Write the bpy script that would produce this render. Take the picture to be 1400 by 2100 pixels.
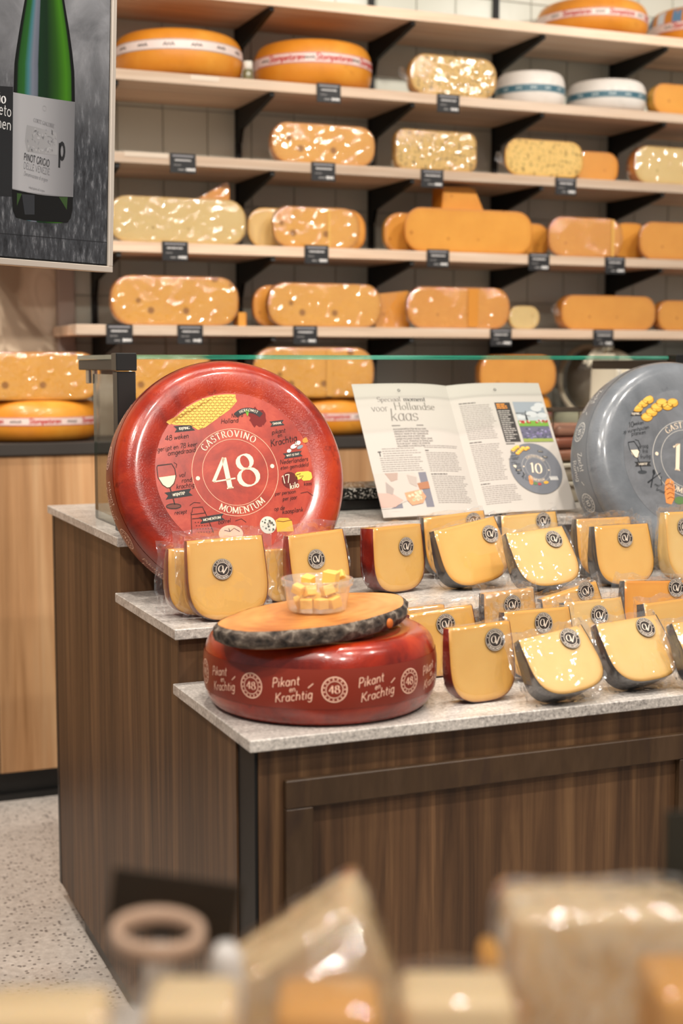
import bpy, bmesh, math, random
from math import sin, cos, pi, radians, sqrt, atan2
from mathutils import Vector, Matrix, noise

for o in list(bpy.data.objects): bpy.data.objects.remove(o)
scn = bpy.context.scene
col = scn.collection
rnd = random.Random(7)

# ------------------------------------------------------------------ camera
S = 0.86                      # scale of the calibration (open A4 magazine = 0.42 m)
CAM_H = 1.36 * S
YAW, PITCH, LENS = radians(22.7), radians(5.95), 50.0
FPX = LENS / 36.0 * 2100
cam_d = bpy.data.cameras.new('camera'); cam = bpy.data.objects.new('camera', cam_d); col.objects.link(cam)
cam_d.sensor_fit = 'VERTICAL'; cam_d.sensor_height = 36.0; cam_d.sensor_width = 24.0; cam_d.lens = LENS
cam_d.clip_start = .02; cam_d.clip_end = 60
cam.location = (0, 0, CAM_H); cam.rotation_euler = (pi/2 - PITCH, 0, -YAW)
cam_d.dof.use_dof = True; cam_d.dof.focus_distance = 2.36; cam_d.dof.aperture_fstop = 3.4
scn.camera = cam
cW = Vector((sin(YAW)*cos(PITCH), cos(YAW)*cos(PITCH), -sin(PITCH)))
cR = Vector((cos(YAW), -sin(YAW), 0)); cU = cR.cross(cW); cC = Vector((0, 0, CAM_H))
def at(px, py, **k):
    """photo pixel -> point on the plane x=, y= or z= (or at depth t=)"""
    d = cW + cR*((px-700)/FPX) - cU*((py-1050)/FPX)
    for a, i in (('x', 0), ('y', 1), ('z', 2)):
        if a in k: return cC + d*((k[a]-cC[i])/d[i])
    return cC + d*k['t']

# ------------------------------------------------------------------ light
world = bpy.data.worlds.new('shop_ambient'); scn.world = world; world.use_nodes = True
bg = world.node_tree.nodes['Background']
bg.inputs[0].default_value = (1.0, .965, .94, 1); bg.inputs[1].default_value = .22
vs = scn.view_settings
vs.view_transform = 'Standard'; vs.look = 'None'; vs.gamma = 1; vs.use_curve_mapping = False
vs.exposure = 0.46
def lamp(x, y, z, tx, ty, tz, power, size=.09, spot=75, colr=(1, .93, .84)):
    """a round track spot under the ceiling, aimed at a point"""
    l = bpy.data.lights.new('track_spot', 'SPOT'); l.energy = power; l.shadow_soft_size = size
    l.spot_size = radians(spot); l.spot_blend = .6; l.color = colr
    o = bpy.data.objects.new('track_spot', l); col.objects.link(o); o.location = (x, y, z)
    o.rotation_euler = (Vector((tx, ty, tz)) - Vector((x, y, z))).to_track_quat('-Z', 'Y').to_euler()
    return o
LZ = 2.75
# row over the display counter, washing the cheese wall
for x in (-.2, .65, 1.5, 2.35, 3.2):
    lamp(x, 1.95, LZ, x+.25, 4.05, 1.5, 56, .06, 84)
# row in front of the counter, aimed at the display
for x, tx in ((-.5, .7), (.35, .95), (1.2, 1.35), (2.05, 1.75)):
    lamp(x, .75, LZ, tx, 2.2, .85, 42, .05, 70)
# straight above the counter steps
for x in (.55, 1.15, 1.75):
    lamp(x, 2.0, LZ, x+.1, 2.1, .7, 38, .05, 70)
# aisle behind the counter and the shop behind the camera
lamp(.1, 3.1, LZ, .4, 3.45, 0, 75, .05, 70)
lamp(.9, -.6, LZ, .7, .8, .8, 80, .05, 80)
lamp(.35, .1, LZ, .45, .75, .7, 45, .05, 60)  # extra unseen spot added to brighten the foreground table
lamp(-.7, 1.2, LZ, .2, 2.2, 0, 70, .05, 80)

# ------------------------------------------------------------------ helpers: objects
def tag(o, label=None, cat=None, group=None, kind=None):
    if label: o['label'] = label
    if cat: o['category'] = cat
    if group: o['group'] = group
    if kind: o['kind'] = kind
    return o
def empty(name, loc=(0, 0, 0), rot=(0, 0, 0), label=None, cat=None, group=None):
    o = bpy.data.objects.new(name, None); col.objects.link(o); o.empty_display_size = .02
    o.location = loc; o.rotation_euler = rot
    return tag(o, label, cat, group)
def link(name, me, parent=None):
    o = bpy.data.objects.new(name, me); col.objects.link(o)
    if parent: o.parent = parent
    return o
class MB:
    """collects verts/faces (with material index and smooth flag) into one mesh object"""
    def __init__(s): s.v = []; s.f = []; s.mi = []; s.sm = []; s.attr = None
    def add(s, V, F, mi=0, smooth=False, M=None):
        b = len(s.v)
        s.v += [tuple(M @ Vector(p)) if M else tuple(p) for p in V]
        for f in F:
            s.f.append([i+b for i in f]); s.mi.append(mi); s.sm.append(smooth)
        return s
    def box(s, x0, y0, z0, x1, y1, z1, c=0, mi=0, M=None, seg=1):
        if c <= 0:
            V = [(x, y, z) for z in (z0, z1) for y in (y0, y1) for x in (x0, x1)]
            F = [(0, 2, 3, 1), (4, 5, 7, 6), (0, 1, 5, 4), (2, 6, 7, 3), (0, 4, 6, 2), (1, 3, 7, 5)]
            return s.add(V, F, mi, False, M)
        bm = bmesh.new(); bmesh.ops.create_cube(bm, size=1)
        for v in bm.verts:
            v.co = Vector(((x0+x1)/2 + v.co.x*(x1-x0), (y0+y1)/2 + v.co.y*(y1-y0), (z0+z1)/2 + v.co.z*(z1-z0)))
        bmesh.ops.bevel(bm, geom=list(bm.edges), offset=c, segments=seg, affect='EDGES', profile=.5)
        bm.verts.index_update()
        s.add([v.co[:] for v in bm.verts], [[v.index for v in f.verts] for f in bm.faces], mi, seg > 1, M); bm.free()
        return s
    def tube(s, pts, r, n=10, mi=0, cap=True, M=None):
        pts = [Vector(p) for p in pts]; rs = r if isinstance(r, (list, tuple)) else [r]*len(pts)
        V = []; F = []; up = None
        for i, p in enumerate(pts):
            t = (pts[min(i+1, len(pts)-1)] - pts[max(i-1, 0)]).normalized()
            if up is None: up = t.orthogonal().normalized()
            else: up = (up - t*up.dot(t)).normalized()
            w = t.cross(up)
            V += [p + (up*cos(2*pi*k/n) + w*sin(2*pi*k/n))*rs[i] for k in range(n)]
        for i in range(len(pts)-1):
            F += [(i*n+k, i*n+(k+1) % n, (i+1)*n+(k+1) % n, (i+1)*n+k) for k in range(n)]
        s.add(V, F, mi, True, M)
        if cap:
            b = len(s.v) - len(V)
            s.f += [[b+k for k in range(n)][::-1], [b+(len(pts)-1)*n+k for k in range(n)]]; s.mi += [mi, mi]; s.sm += [False, False]
        return s
    def lathe(s, prof, n=48, a0=0, a1=2*pi, mi=0, M=None, smooth=True, jit=None):
        """prof: (r, z) list, revolved about z"""
        full = abs(a1-a0-2*pi) < 1e-6; m = n if full else n+1
        V = []; F = []
        for k in range(m):
            a = a0 + (a1-a0)*k/n
            for r, z in prof:
                q = 1 + (jit(a, z) if jit else 0)
                V.append((r*q*cos(a), r*q*sin(a), z))
        L = len(prof)
        for k in range(n):
            k2 = (k+1) % m
            for j in range(L-1):
                q = [k*L+j, k2*L+j, k2*L+j+1, k*L+j+1]
                F.append(q)
        return s.add(V, F, mi, smooth, M)
    def prism(s, poly, y0, y1, mi=0, M=None, axis='y'):
        """poly in (a, b) extruded along an axis"""
        n = len(poly)
        f3 = {'y': lambda a, b, c: (a, c, b), 'x': lambda a, b, c: (c, a, b), 'z': lambda a, b, c: (a, b, c)}[axis]
        V = [f3(a, b, y0) for a, b in poly] + [f3(a, b, y1) for a, b in poly]
        F = [list(range(n)), list(range(2*n-1, n-1, -1))] + [(k, k+n, (k+1) % n+n, (k+1) % n) for k in range(n)]
        return s.add(V, F, mi, False, M)
    def mesh(s, name, mats):
        me = bpy.data.meshes.new(name); me.from_pydata(s.v, [], s.f)
        for m in (mats if isinstance(mats, (list, tuple)) else [mats]): me.materials.append(m)
        me.polygons.foreach_set('material_index', s.mi); me.polygons.foreach_set('use_smooth', s.sm)
        if s.attr is not None:
            a = me.attributes.new('edge', 'FLOAT', 'POINT'); a.data.foreach_set('value', s.attr)
        me.update()
        return me
    def build(s, name, mats, parent=None, fix=True):
        me = s.mesh(name, mats)
        if fix:
            bm = bmesh.new(); bm.from_mesh(me); bmesh.ops.recalc_face_normals(bm, faces=bm.faces); bm.to_mesh(me); bm.free()
        return link(name, me, parent)

# ------------------------------------------------------------------ helpers: materials
def srgb(h):
    c = [int(h[i:i+2], 16)/255 for i in (0, 2, 4)]
    return tuple(x/12.92 if x <= .04045 else ((x+.055)/1.055)**2.4 for x in c) + (1,)
class N:
    def __init__(s, name):
        s.m = bpy.data.materials.new(name); s.m.use_nodes = True; s.t = s.m.node_tree
        s.b = s.t.nodes['Principled BSDF']; s.out = s.t.nodes['Material Output']
    def n(s, typ, **k):
        nd = s.t.nodes.new('ShaderNode'+typ)
        for a, v in k.items(): setattr(nd, a, v)
        return nd
    def l(s, a, b): s.t.links.new(a, b)
    def set(s, **k):
        for a, v in k.items():
            i = s.b.inputs[a.replace('_', ' ')]
            if hasattr(v, 'links'): s.l(v, i)
            else: i.default_value = v
        return s
    def co(s, scale=(1, 1, 1), rot=(0, 0, 0)):
        tc = s.n('TexCoord'); mp = s.n('Mapping'); mp.inputs['Scale'].default_value = scale; mp.inputs['Rotation'].default_value = rot
        s.l(tc.outputs['Object'], mp.inputs[0]); return mp.outputs[0]
    def noise(s, co, scale, detail=4, rough=.55, dist=0):
        x = s.n('TexNoise'); x.inputs['Scale'].default_value = scale; x.inputs['Detail'].default_value = detail
        x.inputs['Roughness'].default_value = rough; x.inputs['Distortion'].default_value = dist
        s.l(co, x.inputs['Vector']); return x.outputs[0]
    def voro(s, co, scale, feat='F1'):
        x = s.n('TexVoronoi', feature=feat); x.inputs['Scale'].default_value = scale; s.l(co, x.inputs['Vector']); return x
    def ramp(s, fac, stops, interp='LINEAR'):
        r = s.n('ValToRGB'); r.color_ramp.interpolation = interp; e = r.color_ramp.elements
        while len(e) < len(stops): e.new(.5)
        for q, (p, c) in zip(e, stops):
            q.position = p; q.color = srgb(c) if isinstance(c, str) else (c, c, c, 1)
        s.l(fac, r.inputs[0]); return r.outputs[0]
    def mix(s, fac, a, b, mode='MIX'):
        x = s.n('Mix', data_type='RGBA', blend_type=mode)
        for i, v in ((0, fac), (6, a), (7, b)):
            if hasattr(v, 'links'): s.l(v, x.inputs[i])
            elif isinstance(v, str): x.inputs[i].default_value = srgb(v)
            else: x.inputs[i].default_value = v
        return x.outputs[2]
    def math(s, op, a, b=0):
        x = s.n('Math', operation=op)
        for i, v in ((0, a), (1, b)):
            if hasattr(v, 'links'): s.l(v, x.inputs[i])
            else: x.inputs[i].default_value = v
        return x.outputs[0]
    def bump(s, h, strength=.3, dist=.002):
        x = s.n('Bump'); x.inputs['Strength'].default_value = strength; x.inputs['Distance'].default_value = dist
        s.l(h, x.inputs['Height']); s.l(x.outputs[0], s.b.inputs['Normal']); return s
_plain = {}
def plain(h, rough=.6, spec=.3, metal=0.):
    k = (h, rough, spec, metal)
    if k not in _plain:
        n = N('plain_'+h); n.set(Base_Color=srgb(h), Roughness=rough, Specular_IOR_Level=spec, Metallic=metal); _plain[k] = n.m
    return _plain[k]

def m_wood(name, a, b, c, across=60, along=1.6, axis='z', rough=.45):
    n = N(name); sc = {'z': (across, across, along), 'x': (along, across, across)}[axis]
    k = n.co(sc); f = n.noise(k, 1, 5, .6, .6)
    k2 = n.co(tuple(v*.16 for v in sc)); g = n.noise(k2, 1, 3, .5, .3)
    k3 = n.co(tuple(v*4 for v in sc)); fine = n.noise(k3, 1, 2)
    c1 = n.ramp(f, [(.28, a), (.5, b), (.72, c)])
    c2 = n.ramp(g, [(.3, .5), (.7, 1.2)])
    cc = n.mix(.8, c1, c2, 'MULTIPLY')
    c3 = n.ramp(fine, [(.3, .8), (.6, 1.)])
    n.set(Base_Color=n.mix(.5, cc, c3, 'MULTIPLY'), Roughness=rough, Specular_IOR_Level=.35).bump(fine, .12, .0006)
    return n.m
MW_DARK = m_wood('dark_walnut_laminate', '3a281b', '5c412b', '7a5a3c', 42)
MW_FRAME = m_wood('brown_frame_wood', '35251b', '42301f', '4b3827', 30, 6)
MW_OAK = m_wood('light_oak_veneer', '9c7048', 'be9065', 'd3ab80', 20, .8)
MW_PINE = m_wood('pine_board', 'cfae92', 'dcc0a6', 'e6d0ba', 34, 1.6, 'x', .55)

def m_stone():
    n = N('speckled_stone'); k = n.co(); v = n.voro(k, 260); f = n.noise(k, 190, 3, .7); g = n.noise(n.co((1, 5, 5)), 7, 4, .6)
    c1 = n.ramp(f, [(.36, '5a5754'), (.43, 'a09b95'), (.57, 'c2bbb3'), (.66, 'ece5dd')])
    c2 = n.ramp(g, [(.35, '9a928c'), (.6, 'cfc6bd')])
    n.set(Base_Color=n.mix(.45, c1, c2), Roughness=.28, Specular_IOR_Level=.5); return n.m
M_STONE = m_stone()
def m_floor():
    n = N('terrazzo_floor'); k = n.co(); w = n.voro(k, 95); v = n.noise(k, 60, 4, .7)
    dot = n.math('MULTIPLY', n.math('LESS_THAN', w.outputs[0], .34), n.math('GREATER_THAN', n.n('SeparateColor').outputs[0], .5))
    sep = [q for q in n.t.nodes if q.type == 'SEPARATE_COLOR'][0]; n.l(w.outputs[1], sep.inputs[0])
    c = n.mix(n.math('MULTIPLY', dot, .8), n.ramp(v, [(.3, 'aaa097'), (.7, 'd0c6bc')]), '544c48')
    n.set(Base_Color=c, Roughness=.35, Specular_IOR_Level=.4); return n.m
M_FLOOR = m_floor()
def m_tile():
    n = N('glazed_white_tile'); k = n.co(); f = n.noise(k, 3, 2)
    n.set(Base_Color=n.ramp(f, [(.3, 'c3c4b6'), (.7, 'd2d2c6')]), Roughness=.26, Specular_IOR_Level=.45).bump(n.noise(k, 12, 2), .15, .006); return n.m
M_TILE = m_tile(); M_GROUT = plain('a8a59c', .9)
M_BLACK = plain('141312', .5, .3); M_BLACKP = plain('1b1a19', .35, .4); M_DKMETAL = plain('3a3632', .45, .4)
M_PLASTER = plain('c9b9a5', .9)
M_STEEL = plain('b9b2a8', .3, .5, .85)

def m_wax(name, dark, mid, light, rough=.28, coat=.5, mott=9):
    n = N(name); k = n.co(); f = n.noise(k, mott, 5, .6, .4); g = n.noise(k, 330, 3, .6)
    sp = n.voro(k, 45).outputs[0]
    c = n.ramp(f, [(.3, dark), (.5, mid), (.68, light)])
    c = n.mix(n.ramp(n.noise(k, 26, 3, .7), [(.62, 0.), (.72, .7)]), c, dark)
    n.set(Base_Color=c, Roughness=rough, Specular_IOR_Level=.4, Coat_Weight=coat*.8, Coat_Roughness=.12).bump(g, .3, .0014)
    return n.m
M_RED = m_wax('red_wax', '560f05', '8e2109', 'ab3611', .22, .7)
M_GREY = m_wax('grey_wax', '5b5f64', '6d7176', '7c8085', .24, .7)
M_ORANGE = m_wax('orange_rind', 'b9701f', 'd58524', 'e09a38', .4, .3, 4)
M_WHITEW = m_wax('white_rind', 'c4bcb2', 'd8d0c7', 'e2dcd4', .5, .1, 6)
M_YELW = m_wax('yellow_rind', 'c99332', 'dba540', 'e3b355', .45, .2, 5)
M_DKRIND = m_wax('dark_grey_rind', '2c2a2b', '403d3f', '55524f', .35, .4, 12)
M_REDRIND = m_wax('red_rind', '4f110c', '801f15', '9c2e1d', .35, .4, 12)
def m_paste(name, core, rim, spot=None, dens=.0, herb=False):
    n = N(name); k = n.co(); a = n.n('Attribute', attribute_name='edge').outputs['Fac']
    f = n.noise(k, 14, 3)
    c = n.mix(n.math('POWER', a, 1.4), core, rim)
    c = n.mix(n.ramp(f, [(.35, .0), (.7, .25)]), c, rim)
    if herb:
        h = n.noise(k, 75, 4, .65); c = n.mix(n.ramp(h, [(.52, 0.), (.66, .85)]), c, '5d4f22')
    elif spot:
        vn = n.voro(k, 22); sp = n.n('SeparateColor'); n.l(vn.outputs[1], sp.inputs[0])
        c = n.mix(n.math('MULTIPLY', n.ramp(vn.outputs[0], [(.0, .75), (dens*.7, .75), (dens, 0.)]), n.math('GREATER_THAN', sp.outputs[0], .42)), c, spot)
    n.set(Base_Color=c, Roughness=.42, Specular_IOR_Level=.4)
    n.b.inputs['Subsurface Weight'].default_value = .15; n.b.inputs['Subsurface Radius'].default_value = (.012, .006, .002); n.b.inputs['Subsurface Scale'].default_value = .5
    return n.m
P_GOLD = m_paste('gouda_paste', 'd6aa60', 'c1862f')
P_PALE = m_paste('young_gouda_paste', 'd8b677', 'c28d38')
P_ORANGE = m_paste('aged_gouda_paste', 'd9983f', 'b97020', 'a8651f', .16)
P_EYES = m_paste('maasdam_paste', 'dca348', 'bd7823', '7d4815', .27)
P_CREAM = m_paste('cream_paste', 'd9bd80', 'bd9448', 'a17f3c', .16)
P_HERB = m_paste('herb_paste', 'd9b56c', 'bd8a3c', herb=True)

def m_film(name, wr=1., rough=.06, base=.05, tint=(1, 1, 1, 1), scale=1., milk=.02, fine=1.):
    n = N(name); k = n.co(); t = n.t
    h = n.math('ADD', n.math('MULTIPLY', n.noise(k, 24*scale, 0, .5, .8), 1.), n.math('MULTIPLY', n.noise(n.co((1, 1, .7)), 95*scale, 0, .5, .4), .5*fine))
    bp = n.n('Bump'); bp.inputs['Strength'].default_value = 1.; bp.inputs['Distance'].default_value = .006*wr; n.l(h, bp.inputs['Height'])
    lw = n.n('LayerWeight'); n.l(bp.outputs[0], lw.inputs['Normal']); fr = n.math('ADD', n.math('MULTIPLY', n.math('POWER', lw.outputs['Facing'], 4), .85), .035)
    tr = n.n('BsdfTransparent'); tr.inputs[0].default_value = tint
    gl = n.n('BsdfGlossy'); gl.inputs['Roughness'].default_value = rough; gl.inputs['Color'].default_value = (1, 1, 1, 1); n.l(bp.outputs[0], gl.inputs['Normal'])
    mx = n.n('MixShader'); n.l(n.math('MINIMUM', n.math('ADD', fr, base), .7), mx.inputs[0]); df = n.n('BsdfDiffuse'); df.inputs[0].default_value = (.8, .78, .76, 1); m0 = n.n('MixShader'); m0.inputs[0].default_value = milk; n.l(tr.outputs[0], m0.inputs[1]); n.l(df.outputs[0], m0.inputs[2])
    n.l(m0.outputs[0], mx.inputs[1]); n.l(gl.outputs[0], mx.inputs[2])
    n.l(mx.outputs[0], n.out.inputs[0]); t.nodes.remove(n.b); return n.m
M_FILM = m_film('clear_film', .35, .05, .04, milk=.0, fine=.3)
M_FILMB = m_film('crinkled_film', 1.5, .07, .13, milk=.05, fine=1.6)
M_FILMG = m_film('shrink_film', .5, .045, .09, milk=.0, fine=1.4)
M_FILMS = m_film('taut_shelf_film', .95, .05, .11, milk=.0, fine=.4, scale=1.7)
def m_glass(name, tint, base=.03, edge=False):
    n = N(name); lw = n.n('LayerWeight'); fr = n.math('ADD', n.math('MULTIPLY', n.math('POWER', lw.outputs['Facing'], 5), .9), .04)
    tr = n.n('BsdfTransparent'); tr.inputs[0].default_value = tint
    gl = n.n('BsdfGlossy'); gl.inputs['Roughness'].default_value = .02
    mx = n.n('MixShader'); n.l(n.math('MINIMUM', n.math('ADD', fr, base), .9), mx.inputs[0]); n.l(tr.outputs[0], mx.inputs[1]); n.l(gl.outputs[0], mx.inputs[2])
    n.l(mx.outputs[0], n.out.inputs[0]); n.t.nodes.remove(n.b); return n.m
M_GLASS = m_glass('pane_glass', (.95, .98, .96, 1)); M_PLASTIC = m_film('clear_plastic', .1, .1, .08, milk=.12, fine=0.)
def m_gedge():
    n = N('green_glass_edge'); k = n.co((1, 8, 60))
    c = n.ramp(n.noise(k, 3, 2), [(.35, '0e5a47'), (.55, '2f9a7d'), (.7, '8fd0bd')])
    n.set(Base_Color=c, Roughness=.12, Specular_IOR_Level=.6, Alpha=.45); return n.m
M_GEDGE = m_gedge()
M_PAPER = plain('b4ada5', .6, .25); M_PAPERE = plain('c5bcb2', .8)

# ------------------------------------------------------------------ stroke lettering (drawn here, no font files)
def arc(cx, cy, rx, ry, a0, a1, n=None):
    n = n or max(3, int(abs(a1-a0)/24)+1)
    return [(cx+rx*cos(radians(a0+(a1-a0)*i/n)), cy+ry*sin(radians(a0+(a1-a0)*i/n))) for i in range(n+1)]
def _S(w, h, y0=0.):
    return [(w*.92, y0+h*.80)] + arc(w*.5, y0+h*.75, w*.38, h*.25, 30, 250) + [(w*.55, y0+h*.5)] + arc(w*.5, y0+h*.26, w*.42, h*.26, 60, -150)
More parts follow.
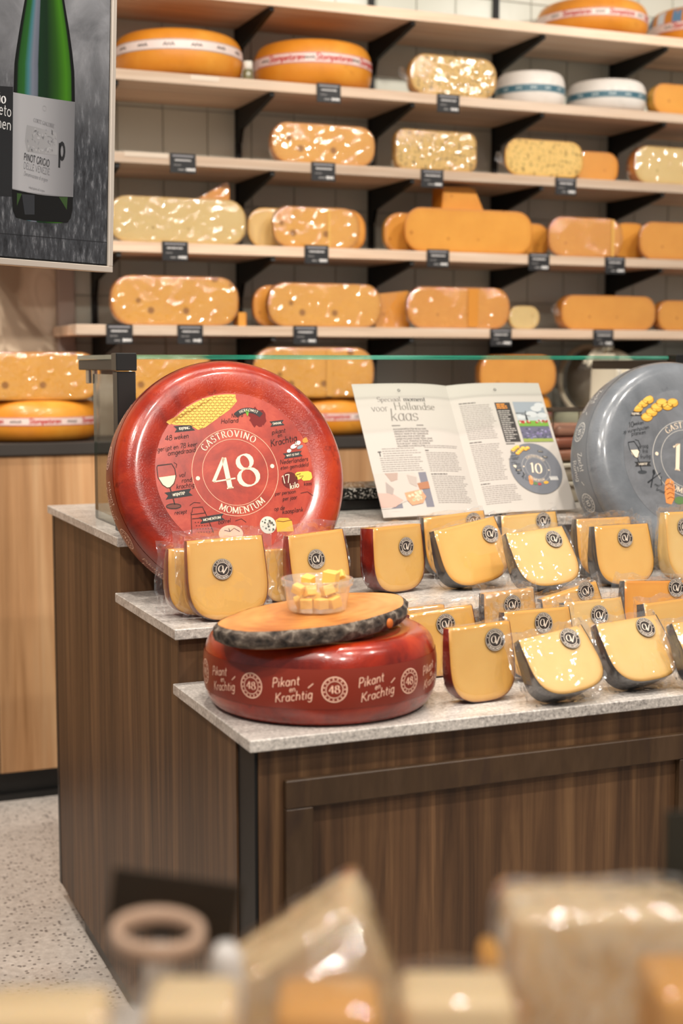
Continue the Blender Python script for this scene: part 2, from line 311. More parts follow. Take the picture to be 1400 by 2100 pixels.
# glyph: (advance, strokes, serif points (x, y))
G = {
 'A': (.78, [[(.06, 0), (.39, 1)], [(.39, 1), (.72, 0)], [(.19, .36), (.6, .36)]], [(.06, 0), (.72, 0)]),
 'B': (.66, [[(.12, 0), (.12, 1)], [(.12, 1), (.32, 1)]+arc(.34, .76, .2, .24, 90, -90)+[(.12, .52)], arc(.36, .26, .24, .26, 90, -90)+[(.12, 0)]], [(.12, 0), (.12, 1)]),
 'C': (.74, [arc(.42, .5, .36, .5, 48, 312, 14)], []),
 'D': (.8, [[(.12, 0), (.12, 1)], [(.12, 1)]+arc(.36, .5, .36, .5, 90, -90, 10)+[(.12, 0)]], [(.12, 0), (.12, 1)]),
 'E': (.62, [[(.12, 0), (.12, 1)], [(.12, 1), (.56, 1), (.57, .86)], [(.12, .52), (.46, .52)], [(.12, 0), (.57, 0), (.6, .16)]], [(.12, 0), (.12, 1)]),
 'F': (.58, [[(.12, 0), (.12, 1)], [(.12, 1), (.54, 1), (.55, .86)], [(.12, .52), (.44, .52)]], [(.12, 0), (.12, 1)]),
 'G': (.82, [arc(.44, .5, .37, .5, 48, 330, 14), [(.72, .42), (.72, .05)]], [(.72, .42)]),
 'H': (.84, [[(.13, 0), (.13, 1)], [(.71, 0), (.71, 1)], [(.13, .52), (.71, .52)]], [(.13, 0), (.13, 1), (.71, 0), (.71, 1)]),
 'I': (.3, [[(.15, 0), (.15, 1)]], [(.15, 0), (.15, 1)]),
 'J': (.36, [[(.2, 1), (.2, 0)]+arc(.08, -.05, .12, .2, 0, -90)], [(.2, 1)]),
 'K': (.74, [[(.13, 0), (.13, 1)], [(.64, 1), (.13, .44)], [(.26, .56), (.7, 0)]], [(.13, 0), (.13, 1), (.7, 0)]),
 'L': (.58, [[(.12, 0), (.12, 1)], [(.12, 0), (.54, 0), (.56, .18)]], [(.12, 0), (.12, 1)]),
 'M': (1., [[(.12, 0), (.16, 1)], [(.16, 1), (.5, .12)], [(.5, .12), (.84, 1)], [(.84, 1), (.88, 0)]], [(.12, 0), (.88, 0), (.13, 1), (.87, 1)]),
 'N': (.86, [[(.14, 0), (.14, 1)], [(.14, 1), (.72, 0)], [(.72, 0), (.72, 1)]], [(.14, 0), (.12, 1), (.72, 1)]),
 'O': (.84, [arc(.42, .5, .37, .5, 90, 450, 18)], []),
 'P': (.62, [[(.12, 0), (.12, 1)], [(.12, 1), (.32, 1)]+arc(.34, .74, .23, .26, 90, -90)+[(.12, .48)]], [(.12, 0), (.12, 1)]),
 'Q': (.84, [arc(.42, .5, .37, .5, 90, 450, 18), [(.5, .1), (.8, -.15)]], []),
 'R': (.7, [[(.12, 0), (.12, 1)], [(.12, 1), (.32, 1)]+arc(.34, .75, .22, .25, 90, -90)+[(.12, .5)], [(.32, .5), (.66, 0)]], [(.12, 0), (.12, 1), (.66, 0)]),
 'S': (.58, [_S(.58, 1.)], []),
 'T': (.68, [[(.34, 0), (.34, 1)], [(.05, .84), (.06, 1), (.62, 1), (.63, .84)]], [(.34, 0)]),
 'U': (.8, [[(.13, 1), (.13, .34)]+arc(.4, .34, .27, .34, 180, 360, 8)+[(.67, 1)]], [(.13, 1), (.67, 1)]),
 'V': (.76, [[(.06, 1), (.39, 0)], [(.39, 0), (.71, 1)]], [(.06, 1), (.71, 1)]),
 'W': (1.06, [[(.06, 1), (.31, 0)], [(.31, 0), (.54, .9)], [(.54, .9), (.78, 0)], [(.78, 0), (1., 1)]], [(.06, 1), (1., 1)]),
 'X': (.7, [[(.06, 1), (.64, 0)], [(.06, 0), (.64, 1)]], []),
 'Y': (.7, [[(.05, 1), (.36, .5)], [(.66, 1), (.36, .5), (.36, 0)]], [(.36, 0)]),
 'Z': (.62, [[(.08, .86), (.08, 1), (.56, 1)], [(.56, 1), (.06, 0)], [(.06, 0), (.56, 0), (.58, .16)]], []),
 '0': (.66, [arc(.33, .5, .27, .5, 90, 450, 18)], []),
 '1': (.42, [[(.04, .84), (.22, 1), (.22, 0)]], [(.22, 0)]),
 '2': (.6, [arc(.3, .72, .24, .28, 160, -40, 8)+[(.05, 0)], [(.05, 0), (.56, 0)]], []),
 '3': (.58, [arc(.27, .75, .22, .25, 150, -90, 8), arc(.27, .26, .26, .26, 90, -150, 8)], []),
 '4': (.72, [[(.48, 1), (.02, .3)], [(.02, .3), (.70, .3)], [(.48, 1), (.48, 0)]], [(.48, 0)]),
 '5': (.58, [[(.52, 1), (.14, 1), (.1, .56)], [(.1, .56)]+arc(.26, .3, .26, .3, 110, -150, 9)], []),
 '6': (.62, [[(.5, .98)]+arc(.36, .45, .3, .5, 110, 180, 4)+arc(.31, .3, .25, .3, 180, 540, 12)], []),
 '7': (.58, [[(.05, .86), (.05, 1), (.54, 1)], [(.54, 1), (.2, 0)]], []),
 '8': (.68, [[(.34, .55)]+arc(.33, .77, .21, .23, 250, -70, 14)[0:]+[(.34, .55)], arc(.35, .27, .29, .28, 95, 455, 16)], []),
 '9': (.62, [arc(.31, .7, .25, .3, 0, 360, 12), [(.56, .7)]+arc(.26, .55, .3, .5, 0, -70, 4)], []),
 'a': (.55, [arc(.25, .29, .2, .29, 20, 380, 12), [(.45, .58), (.45, .08), (.52, 0)]], []),
 'b': (.55, [[(.08, 1), (.08, 0)], arc(.28, .29, .2, .29, 180, 540, 12)], [(.05, 1)]),
 'c': (.48, [arc(.27, .29, .21, .29, 45, 315, 9)], []),
 'd': (.56, [arc(.26, .29, .2, .29, 0, 360, 12), [(.46, 1), (.46, 0)]], [(.43, 1), (.48, 0)]),
 'e': (.52, [[(.06, .32), (.46, .32)]+arc(.26, .29, .2, .29, 5, 320, 10)], []),
 'f': (.34, [arc(.3, .84, .14, .16, 40, 180, 5)+[(.16, 0)], [(.04, .58), (.32, .58)]], [(.16, 0)]),
 'g': (.55, [arc(.25, .29, .2, .29, 0, 360, 12), [(.45, .58), (.45, -.15)]+arc(.26, -.15, .19, .2, 0, -160, 6)], []),
 'h': (.58, [[(.09, 1), (.09, 0)], [(.09, .36)]+arc(.28, .36, .19, .22, 170, 0, 6)+[(.47, 0)]], [(.09, 0), (.47, 0), (.06, 1)]),
 'i': (.26, [[(.12, .58), (.12, 0)], [(.10, .8), (.15, .8)]], [(.12, 0), (.09, .58)]),
 'j': (.26, [[(.14, .58), (.14, -.2), (.02, -.32)], [(.12, .8), (.17, .8)]], []),
 'k': (.54, [[(.09, 1), (.09, 0)], [(.44, .58), (.1, .24)], [(.2, .34), (.5, 0)]], [(.09, 0), (.06, 1)]),
 'l': (.26, [[(.12, 1), (.12, 0)]], [(.12, 0), (.09, 1)]),
 'm': (.88, [[(.09, .58), (.09, 0)], [(.09, .38)]+arc(.27, .38, .17, .2, 170, 0, 6)+[(.44, 0)], [(.44, .38)]+arc(.62, .38, .17, .2, 170, 0, 6)+[(.79, 0)]], [(.09, 0), (.44, 0), (.79, 0)]),
 'n': (.58, [[(.09, .58), (.09, 0)], [(.09, .36)]+arc(.28, .36, .19, .22, 170, 0, 6)+[(.47, 0)]], [(.09, 0), (.47, 0)]),
 'o': (.55, [arc(.27, .29, .22, .29, 90, 450, 13)], []),
 'p': (.56, [[(.09, .58), (.09, -.34)], arc(.29, .29, .2, .29, 180, 540, 12)], [(.09, -.34)]),
 'q': (.56, [[(.46, .58), (.46, -.34)], arc(.26, .29, .2, .29, 0, 360, 12)], []),
 'r': (.42, [[(.09, .58), (.09, 0)], [(.09, .34)]+arc(.27, .38, .18, .2, 170, 50, 4)], [(.09, 0)]),
 's': (.44, [_S(.44, .58)], []),
 't': (.36, [[(.16, .84), (.16, .12)]+arc(.26, .12, .1, .12, 180, 300, 4), [(.03, .58), (.33, .58)]], []),
 'u': (.57, [[(.09, .58), (.09, .22)]+arc(.27, .2, .18, .2, 180, 350, 6), [(.46, .58), (.46, 0)]], []),
 'v': (.52, [[(.04, .58), (.26, 0)], [(.26, 0), (.48, .58)]], [(.04, .58), (.48, .58)]),
 'w': (.76, [[(.04, .58), (.21, 0)], [(.21, 0), (.38, .54)], [(.38, .54), (.55, 0)], [(.55, 0), (.72, .58)]], []),
 'x': (.5, [[(.05, .58), (.45, 0)], [(.05, 0), (.45, .58)]], []),
 'y': (.52, [[(.04, .58), (.26, 0)], [(.48, .58), (.2, -.2), (.06, -.32)]], []),
 'z': (.46, [[(.05, .58), (.42, .58), (.05, 0), (.43, 0)]], []),
 '.': (.24, [[(.1, .0), (.14, .05)]], []), ',': (.24, [[(.14, .05), (.08, -.14)]], []), '-': (.36, [[(.06, .32), (.3, .32)]], []),
 '!': (.26, [[(.13, 1), (.13, .25)], [(.12, .02), (.15, .05)]], []), "'": (.2, [[(.1, 1), (.08, .8)]], []), '/': (.4, [[(.04, -.1), (.36, 1.05)]], []),
 '+': (.5, [[(.05, .4), (.45, .4)], [(.25, .2), (.25, .6)]], []),
}
def strip(pts, wf):
    """polyline -> quad strip, width from wf(direction)"""
    V = []; F = []; n = len(pts)
    for i, p in enumerate(pts):
        a = pts[max(i-1, 0)]; b = pts[min(i+1, n-1)]
        dx, dy = b[0]-a[0], b[1]-a[1]; L = sqrt(dx*dx+dy*dy) or 1e-9; dx /= L; dy /= L
        w = wf(dx, dy)/2
        V += [(p[0]-dy*w, p[1]+dx*w), (p[0]+dy*w, p[1]-dx*w)]
    for i in range(n-1): F.append((2*i, 2*i+1, 2*i+3, 2*i+2))
    return V, F
def glyphs(text, size, style='serif', weight=.13, track=.04):
    """-> list of (x offset, advance, [(V, F)...]) in units of size"""
    out = []; x = 0
    if style == 'serif':
        nx, ny = cos(radians(14)), sin(radians(14)); wf = lambda dx, dy: max(weight*abs(dx*ny-dy*nx), weight*.3)
    else: wf = lambda dx, dy: weight
    sl = .26 if style == 'hand' else (.14 if style == 'italic' else 0)
    if style == 'italic': nx, ny = cos(radians(14)), sin(radians(14)); wf = lambda dx, dy: max(weight*abs(dx*ny-dy*nx), weight*.3)
    for ch in text:
        if ch == ' ': x += .34*size; continue
        if ch not in G: x += .3*size; continue
        adv, st, se = G[ch]; parts = []
        for p in st:
            q = [((a+sl*b)*size, b*size) for a, b in p]
            parts.append(strip(q, lambda dx, dy: wf(dx, dy)*size))
        if style == 'serif':
            h = weight*.28*size
            for a, b in se: parts.append(strip([((a-.10)*size, b*size+(h/2 if b < .3 else -h/2)), ((a+.10)*size, b*size+(h/2 if b < .3 else -h/2))], lambda dx, dy: h))
        out.append((x, adv*size, parts)); x += (adv+track)*size
    return out, x
class Print:
    """flat print: coloured polygons and strokes in 2-D, laid on a surface by a mapping (u, v, layer) -> 3-D"""
    def __init__(s): s.v = []; s.f = []; s.mi = []; s.mats = []; s.idx = {}
    def m(s, c):
        k = c if isinstance(c, str) else c.name
        if k not in s.idx: s.idx[k] = len(s.mats); s.mats.append(plain(c, .55, .3) if isinstance(c, str) else c)
        return s.idx[k]
    def raw(s, V, F, c, layer=0):
        b = len(s.v); mi = s.m(c)
        s.v += [(p[0], p[1], layer) for p in V]
        for f in F: s.f.append([i+b for i in f]); s.mi.append(mi)
        return s
    def poly(s, pts, c, layer=0): return s.raw(pts, [list(range(len(pts)))], c, layer)
    def disc(s, x, y, r, c, layer=0, ry=None, rot=0, n=24):
        ry = ry or r; ca, sa = cos(radians(rot)), sin(radians(rot)); P = []
        for k in range(n):
            a, b = r*cos(2*pi*k/n), ry*sin(2*pi*k/n); P.append((x+a*ca-b*sa, y+a*sa+b*ca))
        return s.poly(P, c, layer)
    def ring(s, x, y, r, w, c, layer=0, n=64):
        V = []; F = []
        for k in range(n):
            a = 2*pi*k/n; V += [(x+(r-w/2)*cos(a), y+(r-w/2)*sin(a)), (x+(r+w/2)*cos(a), y+(r+w/2)*sin(a))]
        for k in range(n): q = (k+1) % n; F.append((2*k, 2*k+1, 2*q+1, 2*q))
        return s.raw(V, F, c, layer)
    def rect(s, x, y, w, h, c, layer=0, rot=0):
        ca, sa = cos(radians(rot)), sin(radians(rot))
        return s.poly([(x+a*w/2*ca-b*h/2*sa, y+a*w/2*sa+b*h/2*ca) for a, b in ((-1, -1), (1, -1), (1, 1), (-1, 1))], c, layer)
    def line(s, pts, w, c, layer=0): V, F = strip(pts, lambda dx, dy: w); return s.raw(V, F, c, layer)
    def text(s, t, x, y, size, c, layer=0, style='serif', weight=.13, rot=0, align='c', track=.04, sx=1.):
        g, W = glyphs(t, size, style, weight, track); x0 = {'c': -W/2, 'l': 0, 'r': -W}[align]*sx
        ca, sa = cos(radians(rot)), sin(radians(rot))
        for gx, adv, parts in g:
            for V, F in parts:
                s.raw([(x+((gx+a)*sx+x0)*ca-b*sa, y+((gx+a)*sx+x0)*sa+b*ca) for a, b in V], F, c, layer)
        return s
    def ctext(s, t, x, y, r, mid, size, c, layer=0, style='serif', weight=.13, track=.1, below=False):
        """text along a circle; mid = angle (deg) of its middle; below: read from inside at the bottom"""
        g, W = glyphs(t, size, style, weight, track)
        for gx, adv, parts in g:
            s0 = gx+adv/2-W/2
            ph = radians(mid) + (s0/r if below else -s0/r); ro = ph+pi/2 if below else ph-pi/2
            bx, by = x+r*cos(ph), y+r*sin(ph); ca, sa = cos(ro), sin(ro)
            for V, F in parts:
                s.raw([(bx+(a-adv/2)*ca-b*sa, by+(a-adv/2)*sa+b*ca) for a, b in V], F, c, layer)
        return s
    def banner(s, x, y, w, h, t, rot=0, c='2f2d2e', tc='e8dcc8', layer=1, size=None):
        ca, sa = cos(radians(rot)), sin(radians(rot)); k = h*.45
        P = [(-w/2, -h/2), (w/2, -h/2), (w/2-k, 0), (w/2, h/2), (-w/2, h/2), (-w/2+k, 0)]
        s.poly([(x+a*ca-b*sa, y+a*sa+b*ca) for a, b in P], c, layer)
        z = size or h*.42
        return s.text(t, x+sa*z*.5, y-ca*z*.5, z, tc, layer+1, 'serif', .18, rot)
    def build(s, name, fn, parent=None):
        me = bpy.data.meshes.new(name); me.from_pydata([tuple(fn(*p)) for p in s.v], [], s.f)
        for m in s.mats: me.materials.append(m)
        me.polygons.foreach_set('material_index', s.mi); me.update()
        return link(name, me, parent)

# ------------------------------------------------------------------ setting
YW = 4.75*S                                  # tiled back wall
tag(MB().box(-3.2, -2.6, -.05, 5.2, YW+.12, 0).build('floor', M_FLOOR), kind='structure')
XT0 = at(150, 640, y=YW).x; XT1 = XT0+.135*20     # tiled part of the wall
ZW0, TS = 1.116*S, .135
def m_mural():
    n = N('mottled_beige_mural'); k = n.co((1.1, 1, .8)); f = n.noise(k, 5.5, 3, .45, 1.4); g = n.noise(k, 30, 3)
    c = n.ramp(f, [(.38, 'a18d76'), (.46, 'c9b69d'), (.56, 'd8c7b0'), (.62, 'bca88f')], 'EASE')
    n.set(Base_Color=c, Roughness=.7).bump(g, .05, .002); return n.m
wall = tag(MB().box(XT0, YW, 0, 5.2, YW+.1, 2.95).build('wall_back', M_GROUT), kind='structure')
xc0 = at(117, 640, y=YW-.01).x
tag(MB().box(-3.2, YW+.005, 0, xc0, YW+.1, 2.95).build('wall_left', m_mural()), kind='structure')
tag(MB().box(xc0, YW-.03, 0, XT0, YW+.1, 2.95, .003).build('trim_1', plain('a8988e', .6)), kind='structure')
tile_me = MB().box(-TS/2+.0014, -.005, -TS/2+.0014, TS/2-.0014, .006, TS/2-.0014, .0012).mesh('tile', M_TILE)
for i in range(20):
    for j in range(11):
        o = link('tile', tile_me, wall); o.location = (XT0+TS*(i+.5), YW, ZW0+TS*(j+.5))
        o.rotation_euler = (rnd.uniform(-.006, .006), 0, rnd.uniform(-.006, .006))

# ------------------------------------------------------------------ display counter, three stone steps
X0 = .687*S; X1 = 2.95
ZF, ZM, ZT = .79*S, .891*S, 1.008*S; TH = .0165
YF0, YF1 = 2.002*S, 2.425*S; YM0, YM1 = 2.407*S, 2.85*S; YT0, YT1 = 2.822*S, 3.547*S
for nm, y0, y1, z, lab in (('stone_slab', YF0, YF1, ZF, 'lowest speckled grey stone slab of the stepped counter, along its front'),
                           ('stone_slab', YM0, YM1, ZM, 'middle speckled grey stone slab of the stepped counter'),
                           ('stone_slab', YT0, YT1, ZT, 'topmost speckled grey stone slab of the stepped counter, under the glass case')):
    tag(MB().box(X0, y0, z-TH, X1, y1, z, .0012).build(nm, M_STONE), lab, 'stone slab', 'stone slabs of the stepped counter')
ctr = empty('display_counter', (X0, YF0, 0), label='stepped display counter with dark walnut side and framed front panel', cat='counter')
ctr_inv = Matrix.Translation((-X0, -YF0, 0))
def cpart(name, mb, m, parent=None):
    me = mb.mesh(name, m); me.transform(ctr_inv)
    bm = bmesh.new(); bm.from_mesh(me); bmesh.ops.recalc_face_normals(bm, faces=bm.faces); bm.to_mesh(me); bm.free()
    return link(name, me, parent or ctr)
xs = X0+.010; yb = YF0+.018
ypost = at(484, 1600, x=xs).y; xpost = at(530, 1600, y=yb).x
pz = .032
side = [(ypost, pz), (ypost, ZF-TH), (YF1, ZF-TH), (YF1, ZM-TH), (YM1, ZM-TH), (YM1, ZT-TH), (YT1-.022, ZT-TH), (YT1-.022, pz)]
cpart('side_panel', MB().prism(side, xs, xs+.018, axis='x'), MW_DARK)
cpart('rear_edge_strip', MB().box(xs-.001, YT1-.022, pz, xs+.03, YT1-.004, ZT-TH), M_BLACKP)
cpart('corner_post', MB().box(xs+.003, yb+.003, 0, xpost, ypost+.001, ZF-TH), M_BLACK)
cpart('front_panel', MB().box(xpost, yb, .06, X1-.01, yb+.018, ZF-TH), MW_DARK)
cpart('riser_panel', MB().box(xs+.018, YF1, ZF-.001, X1-.01, YF1+.015, ZM-TH), MW_DARK)
cpart('riser_panel', MB().box(xs+.018, YM1, ZM-.001, X1-.01, YM1+.015, ZT-TH), MW_DARK)
cpart('plinth', MB().box(xs+.006, yb+.03, 0, X1-.03, 3.285*S, pz+.04), M_DKMETAL)
cpart('carcass', MB().box(xs+.02, ypost+.002, .04, X1-.02, YT1-.03, ZF-TH-.002).box(xs+.02, YF1+.016, ZF-TH-.002, X1-.02, YT1-.03, ZM-TH-.001).box(xs+.02, YM1+.016, ZM-TH-.001, X1-.02, YT1-.03, ZT-TH-.001), M_BLACK)  # unseen black fill added to stop light leaking through the counter
def frame(px0, px1x, zt, zb):
    w = .039; d = .012; y = yb-d
    cpart('frame_rail', MB().box(px0, y, zt-w, px1x, yb, zt, .0015), MW_FRAME)
    cpart('frame_rail', MB().box(px0, y, zb, px1x, yb, zb+w, .0015), MW_FRAME)
    cpart('frame_stile', MB().box(px0, y, zb+w, px0+w, yb, zt-w, .0015), MW_FRAME)
    cpart('frame_stile', MB().box(px1x-w, y, zb+w, px1x, yb, zt-w, .0015), MW_FRAME)
fx0 = at(587, 1603, y=yb-.012).x; fzt = at(587, 1603, y=yb-.012).z; fx1 = at(1395, 1540, y=yb-.012).x+.039
frame(fx0, fx1, fzt, .10); frame(fx1+.05, fx1+.05+(fx1-fx0), fzt, .10)

# ------------------------------------------------------------------ glass case on the top slab
gx = .736*S; gy0 = 2.94*S; gy1 = 3.30*S; gz = 1.379*S; gx1 = at(1390, 735, y=gy0).x
case = empty('glass_case', (gx, gy0, ZT), label='glass display case with black posts and green-edged glass top', cat='display case')
cinv = Matrix.Translation((-gx, -gy0, -ZT))
def gpart(name, mb, m):
    me = mb.mesh(name, m); me.transform(cinv)
    bm = bmesh.new(); bm.from_mesh(me); bmesh.ops.recalc_face_normals(bm, faces=bm.faces); bm.to_mesh(me); bm.free()
    return link(name, me, case)
pw = .017
gpart('post', MB().box(gx-pw, gy0-pw, ZT, gx+pw, gy0+pw, gz-.030, .0015).box(gx-pw-.002, gy0-pw-.002, gz-.029, gx+pw+.002, gy0+pw+.002, gz+.003, .0015), M_BLACKP)
gpart('post', MB().box(gx1-pw, gy0-pw, ZT, gx1+pw, gy0+pw, gz+.003, .0015), M_BLACKP)
gpart('side_beam', MB().box(gx-pw*.9, gy0+pw+.002, gz-.0285, gx+pw*.9, gy1, gz-.0085, .0015), M_DKMETAL)
gpart('side_beam', MB().box(gx1-pw*.9, gy0+pw+.002, gz-.0285, gx1+pw*.9, gy1, gz-.0085, .0015), M_DKMETAL)
def pane(mb, x0, y0, z0, x1, y1, z1, thin):
    """glass sheet: big faces mi 0, edges mi 1"""
    V = [(x, y, z) for z in (z0, z1) for y in (y0, y1) for x in (x0, x1)]
    F = [((0, 2, 3, 1), 'z'), ((4, 5, 7, 6), 'z'), ((0, 1, 5, 4), 'y'), ((2, 6, 7, 3), 'y'), ((0, 4, 6, 2), 'x'), ((1, 3, 7, 5), 'x')]
    for f, a in F: mb.add(V, [f], 0 if a == thin else 1)
    return mb
gpart('top_pane', pane(MB(), gx+pw+.003, gy0+.006, gz-.008, gx1-pw-.003, gy1+.005, gz, 'z'), [M_GLASS, M_GEDGE])
gpart('top_pane', pane(MB(), gx-pw, gy0+pw+.003, gz-.008, gx+pw+.002, gy1, gz, 'z'), [M_GLASS, plain('8d9484', .3, .5)])
M_SGLASS = m_glass('side_pane_glass', (.82, .84, .8, 1), .10)
gpart('side_pane', pane(MB(), gx-.003, gy0+pw+.012, ZT, gx+.003, 3.215*S, gz-.036, 'x'), [M_SGLASS, plain('4a5048', .3, .5)])
gpart('glass_clamp', MB().box(gx-.009, gy1-.062, gz-.055, gx-.003, gy1-.036, gz-.0285, .001).box(gx+.003, gy1-.062, gz-.055, gx+.009, gy1-.036, gz-.0285, .001), M_STEEL)
gpart('front_pane_stop', MB().box(gx+pw+.001, gy0-.001, gz-.07, gx+pw+.004, gy0+.004, gz-.03), plain('b7ad9c', .3, .5))

# ------------------------------------------------------------------ back counter
YC = 4.36*S; ZC = 1.119*S
cab = empty('back_cabinet', (1.6, YC, 0), label='long light oak base cabinet along the tiled wall', cat='cabinet')
cb = Matrix.Translation((-1.6, -YC, 0))
def bpart(name, mb, m):
    me = mb.mesh(name, m); me.transform(cb)
    bm = bmesh.new(); bm.from_mesh(me); bmesh.ops.recalc_face_normals(bm, faces=bm.faces); bm.to_mesh(me); bm.free()
    return link(name, me, cab)
bpart('carcass', MB().box(-2.0, YC+.03, .08, 4.6, YW-.01, ZC-.033), M_BLACK)
bpart('plinth', MB().box(-2.0, YC+.05, 0, 4.6, YC+.07, .085).box(-2.0, YC+.032, .0, 4.6, YC+.05, .018), M_BLACKP)
xd = -1.99
while xd < 4.5:
    bpart('door', MB().box(xd, YC+.010, .083, xd+.856, YC+.029, ZC-.034, .001), MW_OAK); xd += .86
tag(MB().box(-2.02, YC, ZC-.032, 4.62, YW-.0065, ZC, .002).build('worktop', plain('393430', .4, .4)), 'dark grey worktop running along the oak base cabinet', 'worktop')

# ------------------------------------------------------------------ wall shelving
YS = 4.3795*S; BT = .028
SH = [2.523*S, 2.258*S, 2.009*S, 1.738*S, 1.481*S]
BN = ['topmost', 'second highest', 'middle', 'second lowest', 'lowest']
UX = [x*S for x in (.590, 1.088, 1.596, 2.094, 2.592, 3.098, 3.6, 4.1)]
xl = at(156, 670, y=YS).x
for i, z in enumerate(SH):
    a = xl if i == 4 else .62
    tag(MB().box(a, YS, z-BT, 3.75, YW-.012, z, .0015).build('shelf_board', MW_PINE), f'{BN[i]} pale pine shelf board on the tiled wall', 'shelf', 'pine boards of the wall shelving')
rail = MB()
rail.box(-.008, -.016, -.30, .008, 0, 1.62)
rail_me = rail.mesh('wall_rail', M_BLACK)
arm_me = MB().prism([(0, 0), (-.286, 0), (-.290, -.012), (-.25, -.02), (-.03, -.062), (-.012, -.10), (0, -.10)], -.006, .006, axis='x').mesh('bracket', M_BLACK)
bm = bmesh.new(); bm.from_mesh(arm_me); bmesh.ops.recalc_face_normals(bm, faces=bm.faces); bm.to_mesh(arm_me); bm.free()
ORD = ['', 'first', 'second', 'third', 'fourth', 'fifth', 'sixth', 'seventh']
for k, x in enumerate(UX):
    if k == 0: continue
    o = link('wall_rail', rail_me); o.location = (x, YW-.0065, 1.0)
    tag(o, f'black steel wall rail, {ORD[k]} from the mauve trim beside the mural', 'wall rail', 'upright rails of the wall shelving')
    for i, z in enumerate(SH):
        o = link('shelf_bracket', arm_me); o.location = (x, YW-.022, z-BT)
        tag(o, f'black steel bracket under the {BN[i]} board on the {ORD[k]} rail from the trim', 'bracket', f'brackets under the {BN[i]} board')

# ------------------------------------------------------------------ whole wheels with printed label and side band
def side_r(z, R, T, k=.80, n=2.6):
    q = max(0., 1-abs(2*z/T)**n); return R*k + R*(1-k)*q**(1/n)
def wheel_prof(R, T, rl=None, dip=.004, k=.80, n=2.6, m=18):
    rl = rl or R*.68; out = [(0.0005, T/2-dip), (rl*.5, T/2-dip), (rl, T/2-dip), (rl+R*.03, T/2-dip*.75), (R*k-R*.03, T/2-dip*.12)]
    for i in range(1, 2*m):
        th = pi/2 - pi*i/(2*m); e = 2/n
        z = T/2*(abs(sin(th))**e)*(1 if th > 0 else -1); out.append((side_r(z, R, T, k, n), z))
    return out + [(R*k-R*.03, -T/2+dip*.12), (rl, -T/2+dip), (rl*.5, -T/2+dip), (.0005, -T/2+dip)]
def band(R, T, h0, h1, m, k=.80, n=2.6, off=.0006, seg=96):
    pr = [(side_r(h0+(h1-h0)*i/8, R, T, k, n)+off, h0+(h1-h0)*i/8) for i in range(9)]
    return MB().lathe(pr, seg)
def side_map(R, T, off=.0009, k=.80, n=2.6):
    def fn(u, v, l):
        r = side_r(v, R, T, k, n)+off+l*.00025; a = u/R
        return (r*cos(a), r*sin(a), v)
    return fn
def orient(ax, spin=0):
    ax = Vector(ax).normalized(); u = Vector((0, 0, 1)).cross(ax)
    if u.length < 1e-4: u = Vector((1, 0, 0))
    u.normalize(); v = ax.cross(u)
    return Matrix(((u.x, v.x, ax.x), (u.y, v.y, ax.y), (u.z, v.z, ax.z))).to_4x4() @ Matrix.Rotation(spin, 4, 'Z')
CREAM = 'efd9bd'; PINKL = 'f0a58a'; INK = '3a1512'
def m_label(name, a, b, c):
    n = N(name); k = n.co(); f = n.noise(k, 13, 6, .7, .5)
    n.set(Base_Color=n.ramp(f, [(.3, a), (.52, b), (.72, c)]), Roughness=.35, Specular_IOR_Level=.45, Coat_Weight=.3, Coat_Roughness=.2); return n.m
M_LRED = m_label('red_label_paper', '7c1d0d', 'a3301a', 'b94a2f'); M_LGREY = m_label('grey_label_paper', '5c5e62', '6b6d71', '7b7e83')
M_BRED = plain('7c2a1b', .3, .5); M_BGREY = plain('6d7176', .32, .5)
def ring_print(p, num, rot, c1, c2, R):
    p.ring(0, 0, .546*R, .008*R, c2, 1); p.ring(0, 0, .415*R, .007*R, c2, 1)
    p.ctext('GASTROVINO', 0, 0, .445*R, 90+rot, .083*R, c1, 1, weight=.15, track=.14)
    p.ctext('MOMENTUM', 0, 0, .517*R, 270+rot, .083*R, c1, 1, weight=.15, track=.14, below=True)
    for a in (180+rot, rot): p.disc(.482*R*cos(radians(a)), .482*R*sin(radians(a)), .026*R, c1, 1)
    p.text(num, 0+.19*R*sin(radians(rot)), -.19*R, .39*R, c1, 1, weight=.15, rot=rot, sx=1.06)
def wine_glass(p, q, lean=0):
    p.poly([q(365, 655), q(455, 645), q(452, 668), q(440, 690), q(420, 709), q(405, 710), q(385, 695), q(370, 674)], 'efe3b4', 1)
    for w, pts in ((5, [(358, 600), (362, 590), (440, 582), (455, 610), (458, 650)]), (4, [(358, 600), (360, 655), (382, 695), (405, 712), (422, 712), (445, 690), (458, 650)]),
                   (6, [(420, 712), (432, 760), (440, 805)])):
        p.line([q(*t) for t in pts], w*q.k, '3a2a26', 2)
    p.line([q(405+40*cos(radians(a))+28, 813+13*sin(radians(a))) for a in range(0, 370, 20)], 5*q.k, '3a2a26', 2); p.disc(*q(434, 813), 38*q.k, '6e3f36', 1, 10*q.k)
